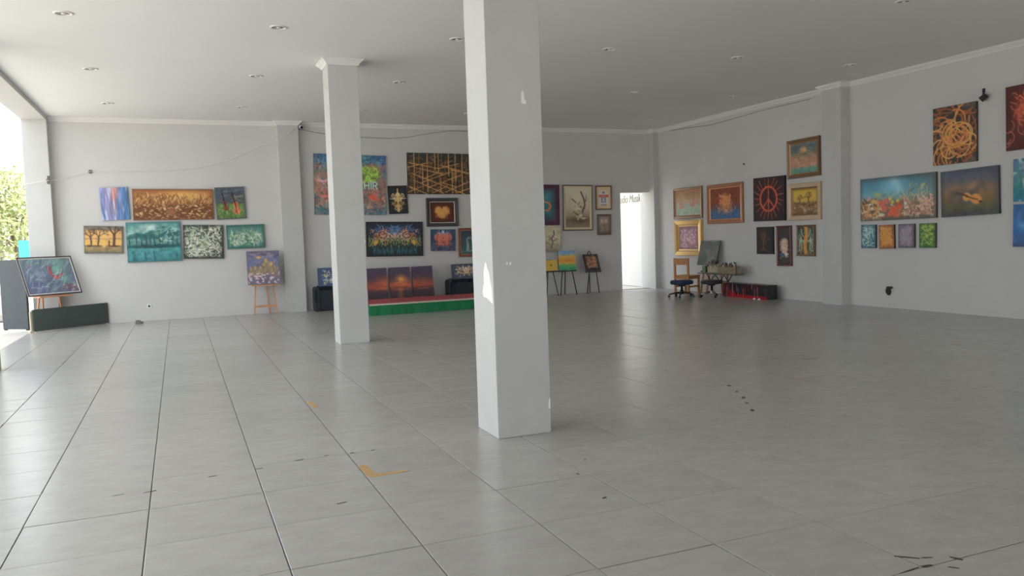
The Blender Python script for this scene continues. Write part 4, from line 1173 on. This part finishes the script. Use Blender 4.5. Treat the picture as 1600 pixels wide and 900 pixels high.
# --- stage, carpet, triptych
SX0, SX1, SY0, SY1, SZ = 3.27, 6.35, 15.02, 16.38, 0.205
t = thing('stage_platform', 'low stage with a green cloth skirt against the back wall, between the two columns', 'stage', ((SX0 + SX1) / 2, (SY0 + SY1) / 2, 0))
cx, cy = (SX0 + SX1) / 2, (SY0 + SY1) / 2
MB().box((SX0 - cx + .02, SY0 - cy + .02, 0), (SX1 - cx - .02, SY1 - cy, SZ - .004)).build('platform', OAK, t)
bm = bmesh.new()
path = [(SX0 - cx, SY1 - cy)]
for k in range(20): path.append((SX0 - cx, SY1 - cy + (SY0 - SY1) * (k + 1) / 20))
for k in range(110): path.append((SX0 - cx + (SX1 - SX0) * (k + 1) / 110, SY0 - cy))
for k in range(20): path.append((SX1 - cx, SY0 - cy + (SY1 - SY0) * (k + 1) / 20))
rows = []
rr = random.Random(8)
ph = [rr.uniform(0, 6.28) for _ in range(4)]
for lev, (z, off, amp) in enumerate(((SZ - .002, -.03, 0), (SZ, -.004, 0), (SZ - .012, .004, .001), (SZ * .6, .012, .006), (SZ * .25, .02, .011), (.004, .032, .014))):
    row = []
    for i, (x, y) in enumerate(path):
        wv = math.sin(i * .55 + ph[0]) * .6 + math.sin(i * .23 + ph[1]) + .4 * math.sin(i * 1.3 + ph[2])
        o_ = off + amp * wv
        nx_ = -1 if i < 20 else (1 if i > 131 else 0)
        ny_ = -1 if 20 <= i <= 131 else 0
        if i == 20: nx_, ny_ = -.8, -.8
        row.append(bm.verts.new((x + nx_ * o_, y + ny_ * o_, z)))
    rows.append(row)
for a, b in zip(rows, rows[1:]):
    for k in range(len(path) - 1):
        f = bm.faces.new((a[k], a[k + 1], b[k + 1], b[k])); f.smooth = True
bmesh.ops.recalc_face_normals(bm, faces=bm.faces)
me = bpy.data.meshes.new('skirt'); bm.to_mesh(me); bm.free(); me.materials.append(GREEN)
link('skirt', me, t)
t = thing('red_carpet', 'worn red carpet with a pale hem laid over the low green stage', 'carpet', (cx, cy, SZ))
bm = bmesh.new()
N, M_ = 60, 24
g = [[bm.verts.new((SX0 - cx + .01 + (SX1 - SX0 - .02) * i / N, SY0 - cy + .035 + .012 * math.sin(i * .5) + (SY1 - SY0 - .06) * j / M_, .006 + .005 * max(0, math.sin(i * .37 + 1) * math.sin(j * .6 + i * .1)))) for j in range(M_ + 1)] for i in range(N + 1)]
for i in range(N):
    for j in range(M_):
        f = bm.faces.new((g[i][j], g[i + 1][j], g[i + 1][j + 1], g[i][j + 1])); f.smooth = True
me = bpy.data.meshes.new('pile'); bm.to_mesh(me); bm.free(); me.materials.append(REDC)
link('pile', me, t)
bm = bmesh.new()
a = [bm.verts.new((SX0 - cx + .01 + (SX1 - SX0 - .02) * i / N, SY0 - cy - .016 + .004 * math.sin(i * .5), -.016)) for i in range(N + 1)]
b = [bm.verts.new((v.co.x, v.co.y + .004, .0045)) for v in a]
c_ = [bm.verts.new((v.co.x, v.co.y + .035 + .012 * math.sin(i * .21 + 2), .0125)) for i, v in enumerate(a)]
for i in range(N):
    bm.faces.new((a[i], a[i + 1], b[i + 1], b[i]))
    bm.faces.new((b[i], b[i + 1], c_[i + 1], c_[i]))
me = bpy.data.meshes.new('hem'); bm.to_mesh(me); bm.free(); me.materials.append(CREAM)
link('hem', me, t)
for k, (x, w, lab) in enumerate(((3.86, .435, 'left sunset panel of the triptych, mostly purple and rust'),
                                 (4.355, .47, 'middle sunset panel of the triptych with the glowing sun'),
                                 (4.86, .46, 'right sunset panel of the triptych, dusky purple with an orange band'))):
    t = thing('triptych_panel', lab, 'painting', (x, 16.71, 0), (R(-12), 0, R(-2)), 'sunset triptych behind the stage')
    A = Art(w, .845, 60 + k)
    a_sunset(k)(A)
    picture('canvas', A, w, .845, 1.75, .03, (44, 40, 46), t)
    MB().bar((0, .002, .65), (0, .30, .07), .03, .015, up=(1, 0, 0)).build('strut', PINE, t)

# --- two black draped armchairs carrying pictures
def armchair(label, x, y, z, group='black armchairs holding pictures'):
    t = thing('black_armchair', label, 'armchair', (x, y, z), (0, 0, 0), group)
    MB().box((-.26, 0, .0), (.26, .34, .42), .03).build('seat', BLKC, t)
    MB().box((-.25, .27, .35), (.25, .36, .515), .03).build('backrest', BLKC, t)
    for sx in (-1, 1):
        pr = []
        for k in range(13):
            a = math.pi * k / 12
            pr.append((sx * (.285 - .045 * math.cos(a)), .44 + .06 * math.sin(a)))
        pr = [(sx * .24, .0)] + pr + [(sx * .33, 0.0)]
        M = Matrix(((1, 0, 0, 0), (0, 0, 1, 0), (0, 1, 0, 0), (0, 0, 0, 1)))
        MB().prism(pr, -.02, .33, M).build('arm', BLKC, t)
        MB().tube([(sx * .315, -.02, .19), (sx * .335, -.03, .22), (sx * .345, -.03, .32), (sx * .335, -.03, .43), (sx * .30, -.02, .475)], .018, 8).build('arm_roll', BLKC, t)
    return t
armchair('black draped armchair holding a navy picture, half hidden behind the capped column', 2.885, 16.80, 0)
armchair('black draped armchair behind the stage holding a navy picture, half hidden by the near column', 5.80, 16.80, 0)
place_pic(a_navy_gold, 'navy canvas with a pale gold ornament on the left black armchair', 'painting', 'pictures on the black armchairs', 2.96, 16.86, .505, .64, .385, -1, 10, 2.6, 70, edge=(44, 54, 72))
place_pic(a_navy_crest, 'navy canvas with a gold crest on the right black armchair', 'painting', 'pictures on the black armchairs', 5.86, 16.86, .505, .62, .335, -1, 10, 2.6, 71, edge=(44, 48, 60))

# --- right side: wooden chair, two swivel stools, table with paint crate, dripped box
t = thing('wooden_chair', 'varnished wooden chair with an open back, behind the blue swivel stool', 'chair', (10.17 + .3 * .2 + .954 * .2, 15.13 - .954 * .2 + .3 * .2, 0), (0, 0, R(-72.5)))
for sx in (-1, 1):
    MB().bar((sx * .18, -.18, 0), (sx * .18, -.19, .81), .042, .042, up=(0, 1, 0), bev=.004).build('leg', OAK, t)
    MB().bar((sx * .18, .18, 0), (sx * .18, .18, .40), .042, .042, up=(0, 1, 0), bev=.004).build('leg', OAK, t)
MB().box((-.165, -.20, .66), (.165, -.175, .805), .006).build('back_panel', OAK, t)
MB().box((-.205, -.17, .40), (.205, .21, .425), .008).build('seat', OAK, t)
MB().box((-.16, -.19, .34), (.16, -.17, .40)).box((-.16, .17, .34), (.16, .19, .40)).box((-.19, -.16, .34), (-.17, .16, .40)).box((.17, -.16, .34), (.19, .16, .40)).build('apron', OAK, t)
MB().box((-.19, -.16, .16), (-.17, .16, .20)).build('stretcher', OAK, t)
MB().box((.17, -.16, .16), (.19, .16, .20)).build('stretcher', OAK, t)
MB().box((-.16, -.19, .20), (.16, -.17, .24)).build('stretcher', OAK, t)

def swivel_stool(label, x, y, seat_m, z0, z1, rad, base_m, col_m, yaw):
    t = thing('swivel_stool', label, 'stool', (x, y, 0), (0, 0, R(yaw)), 'low swivel stools')
    MB().lathe([(rad * .55, z0), (rad * .93, z0 + .012), (rad, z0 + .04), (rad * .985, z1 - .025), (rad * .9, z1 - .006), (rad * .6, z1), (.001, z1 + .003)], 32).build('seat', seat_m, t)
    MB().lathe([(.055, z0 - .03), (.075, z0 - .02), (.075, z0 + .005), (.02, z0 + .006)], 16).build('seat_plate', BLKP, t)
    MB().lathe([(.036, .075), (.036, .15), (.025, .152), (.024, z0 - .02)], 16).build('gas_column', col_m, t)
    b = MB().lathe([(.045, .065), (.055, .07), (.05, .115), (.037, .12)], 16).build('hub', base_m, t)
    for k in range(5):
        a = k * 1.2566
        c, s_ = math.cos(a), math.sin(a)
        MB().tube([(c * .04, s_ * .04, .10), (c * .16, s_ * .16, .085), (c * .27, s_ * .27, .066)], [.022, .018, .014], 8).build('spoke', base_m, t)
        w_ = MB().tube([(c * .27 - s_ * .016, s_ * .27 + c * .016, .026), (c * .27 - s_ * .004, s_ * .27 + c * .004, .026)], .026, 12).tube([(c * .27 + s_ * .004, s_ * .27 - c * .004, .026), (c * .27 + s_ * .016, s_ * .27 - c * .016, .026)], .026, 12)
        w_.tube([(c * .27, s_ * .27, .024), (c * .27, s_ * .27, .068)], .007, 6).build('caster', BLKP, t)
    return t
swivel_stool('low swivel stool with a flat navy blue seat and black star base', 9.87, 14.40, NAVY, .265, .365, .245, BLKP, BLKP, 10)
swivel_stool('low swivel stool with black seat and chrome star base, before the paint table', 10.33, 13.98, BLKL, .27, .36, .23, CHROME, CHROME, 32)

t = thing('folding_table', 'narrow wooden-legged table with a black zigzag truss holding the paint crate', 'table', (10.79, 14.2, 0))
MB().box((-.17, -.62, .452), (.05, .68, .475), .003).build('table_top', mat('dark_table_top', (0.10, 0.095, 0.085), 0.5), t)
for sx in (-.14, .02):
    for y, s_ in ((.50, .62), (-.12, -.16)):
        MB().bar((sx, s_, 0), (sx, y, .452), .035, .03, up=(1, 0, 0), bev=.003).build('leg', OAK, t)
tr = MB()
zz = [(-.155, y, z) for y, z in ((.36, .452), (.22, .31), (.07, .452), (-.10, .31), (-.24, .452), (-.38, .31), (-.5, .452))]
for a, b in zip(zz, zz[1:]): tr.tube([a, b], .011, 6)
tr.tube([(-.155, .46, .31), (-.155, -.40, .31)], .008, 6)
tr.build('truss', BLKM, t)

t = thing('paint_crate', 'wooden crate of paint bottles and brushes on the narrow table', 'crate', (10.69, 14.12, .475))
L0, L1 = -.58, .58
MB().box((-.07, L0, 0), (.045, L1, .012)).build('bottom', PLANK, t)
MB().box((.03, L0, .012), (.045, L1, .165)).build('back_board', PLANK, t)
MB().box((-.055, L0, .012), (.03, L0 + .02, .150)).build('end_board', PLANK, t)
MB().box((-.072, L0 - .002, .0), (-.052, L0 + .024, .168), .002).build('corner_post', mat('brown_end', (0.14, 0.085, 0.055), 0.6), t)
MB().box((-.055, L1 - .015, .012), (.03, L1, .15)).build('end_board', PLANK, t)
MB().box((-.07, L0 + .02, .014), (-.055, .02, .076)).build('plank', PLANK, t)
MB().box((-.071, L0 + .02, .079), (-.056, .02, .143)).build('plank', PLANK, t)
for k, y in enumerate((.045, .10, .15, .205, .26, .31, .365)):
    o = MB().box((-.072, y - .018, .013), (-.058, y + .018, .135 + .02 * ((k * 7) % 3)), .002).build('slat', PALEW, t)
o = MB().box((-.006, -.055, 0), (.006, .055, .16), .001).build('green_card', mat('green_card', (0.16, 0.26, 0.15), 0.6), None, (10.606, 14.62, .476))
tag(o, 'small sage green card propped at the left end of the paint crate', 'card')
rr = random.Random(21)
capc = [mat('bottle_cap_dark', (0.03, 0.03, 0.03), .4), mat('bottle_cap_brown', (0.10, 0.05, 0.03), .4), mat('bottle_cap_grey', (0.25, .25, .25), .4)]
botc = [mat('bottle_amber', (0.16, .08, .04), .3), mat('bottle_white', (.55, .54, .50), .4), mat('bottle_teal', (.06, .14, .15), .3), mat('bottle_red', (.28, .05, .04), .35)]
BN = ('first', 'second', 'third', 'fourth', 'fifth', 'sixth', 'seventh', 'eighth', 'ninth', 'tenth', 'eleventh', 'twelfth')
for k in range(12):
    y = 14.09 - .046 * k if k < 11 else 14.58
    hh = rr.uniform(.16, .235)
    t = thing('paint_bottle', '%s small paint bottle from the left standing in the paint crate' % BN[k + 1 if k < 11 else 0], 'bottle', (10.68 + rr.uniform(-.008, .012), y, .4875), (0, 0, 0), 'paint bottles in the crate')
    MB().lathe([(.019, 0), (.021, .006), (.021, hh * .72), (.010, hh * .84), (.010, hh * .88)], 10).build('body', botc[k % 4], t)
    MB().lathe([(.013, hh * .86), (.013, hh), (.010, hh + .006)], 10).build('cap', capc[k % 3 if k % 4 else 0], t)
brs = [mat('brush_handle_a', (.52, .32, .20), .4), mat('brush_handle_b', (.42, .12, .07), .4), mat('brush_handle_c', (.62, .52, .38), .4)]
for k in range(10):
    y = 14.50 - .037 * k
    x = 10.68 + rr.uniform(-.008, .010)
    dx, dy = rr.uniform(-.010, .012), rr.uniform(-.03, .03)
    hh = rr.uniform(.21, .29)
    t = thing('paint_brush', '%s paintbrush from the left standing in the paint crate' % BN[k], 'brush', (x, y, .4892), (0, 0, 0), 'paintbrushes in the crate')
    MB().tube([(0, 0, 0), (dx * .8, dy * .8, hh * .8)], .0065, 6).build('handle', brs[k % 3], t)
    MB().tube([(dx * .8, dy * .8, hh * .8), (dx * .9, dy * .9, hh * .9), (dx, dy, hh)], [.009, .012, .004], 6).build('bristles', capc[k % 2], t)
t = thing('palette_dish', 'dark shallow dish on a white sheet at the left end of the narrow table', 'dish', (10.72, 14.78, .4755))
MB().lathe([(.04, .004), (.07, .02), (.078, .035), (.072, .035), (.03, .012)], 20).build('dish', BLKP, t)
MB().box((-.09, -.095, 0), (.09, .095, .004)).build('white_sheet', WHITE, t)
o = place_pic(a_grey_canvas, 'tilted blank grey canvas leaning on the wall behind the paint crate', 'canvas', None, 10.735, 14.68, .642, .53, .545, -76, 17, 1.7, 72, edge=(52, 54, 52), depth=.03, name='leaning_canvas')

t = thing('painted_box', 'low black box with red and white paint drips against the right wall', 'box', (10.745, 13.29, 0))
MB().box((-.125, -.69, 0), (.125, .69, .285), .008).build('box', DARKP, t)
rr = random.Random(4)
bm = bmesh.new()
pts = []
n = 46
for i in range(n + 1):
    y = .688 - 1.376 * i / n
    pts.append((y, .045 + .05 * abs(math.sin(i * .9)) * rr.random() + (.10 if 6 < i < 15 else 0) * rr.random()))
lo = [bm.verts.new((-.1275, y, .002)) for y, z in pts]
hi = [bm.verts.new((-.1275, y, z)) for y, z in pts]
for i in range(n): bm.faces.new((lo[i], lo[i + 1], hi[i + 1], hi[i]))
me = bpy.data.meshes.new('red_base_band'); bm.to_mesh(me); bm.free(); me.materials.append(REDP)
link('red_base_band', me, t)
for k in range(34):
    y = rr.uniform(-.68, .68)
    z1 = rr.choice((.285, .285, .24, .20))
    z0 = z1 - rr.uniform(.06, .23)
    w_ = rr.uniform(.0025, .006)
    mb = MB().box((-.1285, y - w_, max(z0, .01)), (-.124, y + w_, z1 - .004))
    mb.lathe([(w_ * .5, -.006), (w_ * 1.3, 0), (w_ * .6, .012)], 6, (-.1265, y, max(z0, .01)))
    mb.build('paint_drip', REDP if rr.random() < .55 else WHTP, t)
MB().box((-.11, -.40, .284), (.08, .10, .2865)).build('top_stain', mat('faded_red_stain', (0.22, 0.06, 0.06), .4), t)
for k, (x, y) in enumerate(((10.50, 12.84), (10.52, 12.72))):
    o = MB().lathe([(.012, 0), (.022, .004), (.024, .018), (.015, .032), (.003, .034)], 12).build('white_cap', WHITE, None, (x, y, 0))
    tag(o, 'small white cap on the floor before the dripped box, %s of two' % ('left' if k == 0 else 'right'), 'cap', 'white caps on the floor')

# --- wall fittings, cords
t = thing('wall_socket', 'small white wall socket low on the left part of the back wall', 'socket', (-.58, YB - .001, .29))
MB().box((-.043, -.012, -.043), (.043, 0, .043), .004).build('plate', WHITE, t)
M = Matrix.Rotation(R(90), 4, 'X')
mb = MB().lathe([(.020, .0), (.020, .003), (.001, .0031)], 14)
bmesh.ops.transform(mb.bm, matrix=Matrix.Translation((0, -.0115, 0)) @ M, verts=mb.bm.verts)
mb.build('socket_well', BLKP, t)
t = thing('wall_socket', 'wall socket with a lumpy black plug low on the right wall', 'socket', (XR - .001, 10.02, .29), (0, 0, R(-90)))
MB().box((-.05, -.010, -.05), (.05, 0, .055), .004).build('plate', WALL, t)
MB().prism([(-.055, .01), (-.035, .075), (.05, .075), (.058, .04), (.02, .035), (.03, -.02), (0, -.075), (-.03, -.06), (-.06, -.01)], .011, .05, Matrix(((1, 0, 0, 0), (0, 0, -1, 0), (0, 1, 0, 0), (0, 0, 0, 1)))).build('plug', BLKP, t)
o = MB().box((-.05, -.05, 0), (.03, .05, .07), .004).box((.03, -.04, 0), (.075, .05, .045), .004).build('wood_offcut', mat('grey_offcut', (0.20, 0.18, 0.17), .7), None, (-.76, 16.66, 0))
tag(o, 'small grey offcut block on the floor by the back wall, left of the pine easel', 'block')
def clip_on(x, y, z, w, h, tilt, label):
    t = thing('cable_clip', label, 'clip', (x, y, z), (0, R(tilt), 0), 'cable clips')
    MB().box((-w / 2, -.03, -h / 2), (w / 2, 0, h / 2), .004).build('body', CLIP, t)
    MB().box((-w / 2 - .012, -.036, -.012), (w / 2 + .012, -.03, .012), .002).build('jaw', CLIP, t)
clip_on(-2.125, 17.0, 2.735, .045, .15, 4, 'tall grey cable clip on the end column')
clip_on(-1.45, YB, 2.90, .05, .065, 8, 'small square grey cable clip on the back wall above the crooked canvas')
cv = [(-2.49, 16.985, 2.66), (-2.13, 16.96, 2.72), (-1.9, 17.17, 2.76), (-1.47, 17.165, 2.90), (-1.0, 17.188, 2.90), (-.3, 17.188, 2.90), (.4, 17.188, 2.96), (1.0, 17.188, 3.10), (1.57, 17.188, 3.37), (1.96, 17.185, 3.52), (2.02, 17.02, 3.54), (2.2, 17.02, 3.64), (2.37, 17.02, 3.76)]
tag(MB().tube(cv, .005, 6).build('pale_cord', CABLE), 'thin pale cord sagging across the left part of the back wall', 'cord')
cv = [(2.45, 17.188, 3.78), (2.8, 17.188, 3.71), (3.2, 17.188, 3.66), (3.7, 17.188, 3.63), (4.38, 17.188, 3.615), (4.8, 17.188, 3.65), (5.1, 17.188, 3.71), (5.7, 17.188, 3.80), (6.3, 17.17, 3.80)]
tag(MB().tube(cv, .0045, 6).build('dark_cord', DCABLE), 'thin dark cord sagging under the cornice behind the two columns', 'cord')
cv = [(11.01, 16.4, 3.80), (11.015, 15.6, 3.77), (11.02, 14.9, 3.72), (11.02, 14.2, 3.74), (11.02, 13.2, 3.775), (11.02, 11.8, 3.782)]
tag(MB().tube(cv, .0045, 6).build('dark_cord', DCABLE), 'thin dark cord hanging just below the cornice of the right wall', 'cord')
t = thing('security_camera', 'small white security camera under the cornice at the edge of the first pier', 'camera', (2.47, 17.06, 3.80))
MB().tube([(-.01, .12, .06), (0, .04, .03), (0, 0, .0)], .014, 8).build('bracket', WHITE, t)
MB().tube([(-.02, .05, .02), (.01, -.05, -.01)], .035, 14).build('housing', WHITE, t)
MB().tube([(.01, -.0501, -.01), (.016, -.068, -.016)], .026, 14).build('lens', BLKP, t)
t = thing('wall_spotlight', 'small black spotlight on a short arm high on the right wall, beside the orange tangle', 'lamp', (XR, 8.31, 3.24), (0, 0, R(-90)))
MB().box((-.045, -.012, .05), (-.005, 0, .11), .003).build('mount', BLKP, t)
MB().tube([(-.025, -.01, .08), (0, -.05, .0)], .012, 8).build('arm', BLKP, t)
MB().tube([(.06, -.06, .0), (-.01, -.09, -.06)], [.035, .045], 14).build('head', BLKP, t)
for y, z, lab in ((13.74, 2.76, 'dark nail in the right wall above the bronze framed picture'), (11.50, 2.72, 'dark hook beside the top gold framed picture')):
    o = MB().tube([(0, 0, 0), (-.03, 0, .004)], .012, 8).tube([(-.03, -.012, -.02), (-.03, .012, .02)], .007, 6).build('wall_hook', BLKP, None, (XR - .0005, y, z))
    tag(o, lab, 'hook')

# --- lettering on the passage wall beyond the doorway
fc = bpy.data.curves.new('lettering', 'FONT')
fc.body = 'Studio Musik'
fc.size = .30
fc.shear = .28
fc.extrude = .004
fc.align_x = 'RIGHT'
fo = bpy.data.objects.new('lettering', fc)
COL.objects.link(fo)
dg = bpy.context.evaluated_depsgraph_get()
me = bpy.data.meshes.new_from_object(fo.evaluated_get(dg))
bpy.data.objects.remove(fo)
me.materials.clear()
me.materials.append(mat('overexposed_lettering', (0.30, 0.28, 0.22), .7))  # lighter ink colour stands in for overexposure
for v in me.vertices: v.co.x *= .80
o = link('wall_lettering', me, None, (XR - .005, 17.86, 2.19), (R(90), 0, R(-90)))
tag(o, 'grey slanted words Studio Musik on the bright passage wall beyond the doorway', 'lettering')

# ------------------------------------------------------------------ outside, left of the hall
LEAF = mat('leaf_green', (0.40, 0.45, 0.20), .6, vary=.15)  # leaf colour paled to carry bright haze over the trees
BARK = mat('bark', (0.20, 0.16, 0.12), .9)
def tree(x, y, base, hgt, rad, label, n, seed):
    t = thing('tree', label, 'tree', (x, y, base), (0, 0, 0), 'trees outside')
    rr = random.Random(seed)
    MB().tube([(0, 0, 0), (.05, 0, hgt * .3), (0, .05, hgt * .6)], [.12, .09, .04], 8).build('trunk', BARK, t)
    bl = MB()
    clumps = []
    for k in range(14):
        a, e = rr.uniform(0, 6.28), rr.uniform(-.5, 1.2)
        c = Vector((math.cos(a) * math.cos(e) * rad * .65, math.sin(a) * math.cos(e) * rad * .65, hgt * .62 + math.sin(e) * hgt * .30))
        clumps.append((c, rr.uniform(.35, .6) * rad))
        bl.tube([(0, .02, hgt * rr.uniform(.3, .5)), c * .6 + Vector((0, 0, hgt * .25)), c], [.04, .025, .01], 5)
    bl.build('branches', BARK, t)
    vs, fs = [], []
    for k in range(n):
        c, r_ = clumps[k % len(clumps)]
        d = Vector((rr.gauss(0, 1), rr.gauss(0, 1), rr.gauss(0, 1))).normalized() * r_ * rr.uniform(.5, 1.0) ** .5
        p = c + d
        u = Vector((rr.gauss(0, 1), rr.gauss(0, 1), rr.gauss(0, 1))).normalized()
        v = u.orthogonal().normalized()
        s_ = rr.uniform(.05, .11)
        i = len(vs)
        vs += [p - u * s_, p + v * s_ * .5, p + u * s_, p - v * s_ * .5]
        fs.append((i, i + 1, i + 2, i + 3))
    me = bpy.data.meshes.new('foliage')
    me.from_pydata(vs, [], fs)
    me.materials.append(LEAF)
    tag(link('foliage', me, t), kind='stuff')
tree(-5.3, 33, -.25, 4.2, 1.9, 'pale leafy tree outside the open left side, glimpsed beside the end column', 5200, 3)
tree(-11.2, 31, -.25, 4.6, 2.1, 'tree outside further left, beyond the picture edge', 3200, 4)
t = thing('turquoise_board', 'turquoise board standing outside beside the end column', 'board', (-3.55, 26, -.05))
MB().box((-.55, -.02, .25), (.55, .02, 1.80), .005).build('panel', mat('turquoise_paint', (0.06, 0.36, 0.42), .5), t)
for sx in (-.5, .5): MB().box((sx - .02, .02, 0), (sx + .02, .06, 1.75)).build('post', CLIP, t)
STONE = mat('grey_stone', (0.30, 0.30, 0.29), .9, noise=.25, nscale=5)
rr = random.Random(6)
for k, (x, y, s_) in enumerate(((-3.62, 19.9, .24), (-4.2, 20.5, .22), (-3.70, 20.9, .24))):
    bm = bmesh.new()
    bmesh.ops.create_icosphere(bm, subdivisions=2, radius=s_)
    for v in bm.verts:
        v.co *= 1 + rr.uniform(-.12, .12)
        v.co.z = max(v.co.z * .9, -s_ * .7)
    for v in bm.verts: v.co.z += s_ * .7
    me = bpy.data.meshes.new('boulder'); bm.to_mesh(me); bm.free(); me.materials.append(STONE)
    o = link('boulder', me, None, (x, y, -.052))
    tag(o, ('grey boulder outside at the left edge, nearest of the three', 'grey boulder outside at the left edge, leftmost of the three', 'grey boulder outside at the left edge, farthest of the three')[k], 'boulder', 'boulders outside')
t = thing('overhead_line', 'pale double overhead line outside above the tree at the left edge', 'cable', (-2.51, 17.25, 3.52))
for dz in (0, .07):
    MB().tube([(0, 0, dz), (-2.5, 12.7, 1.54 + dz * 1.6), (-4.2, 21.4, 2.6 + dz * 2)], .022, 6).build('line', WHITE, t)
MB().tube([(-4.2, 21.4, -3.6), (-4.2, 21.4, 3.2)], .09, 10).build('pole', CLIP, t)
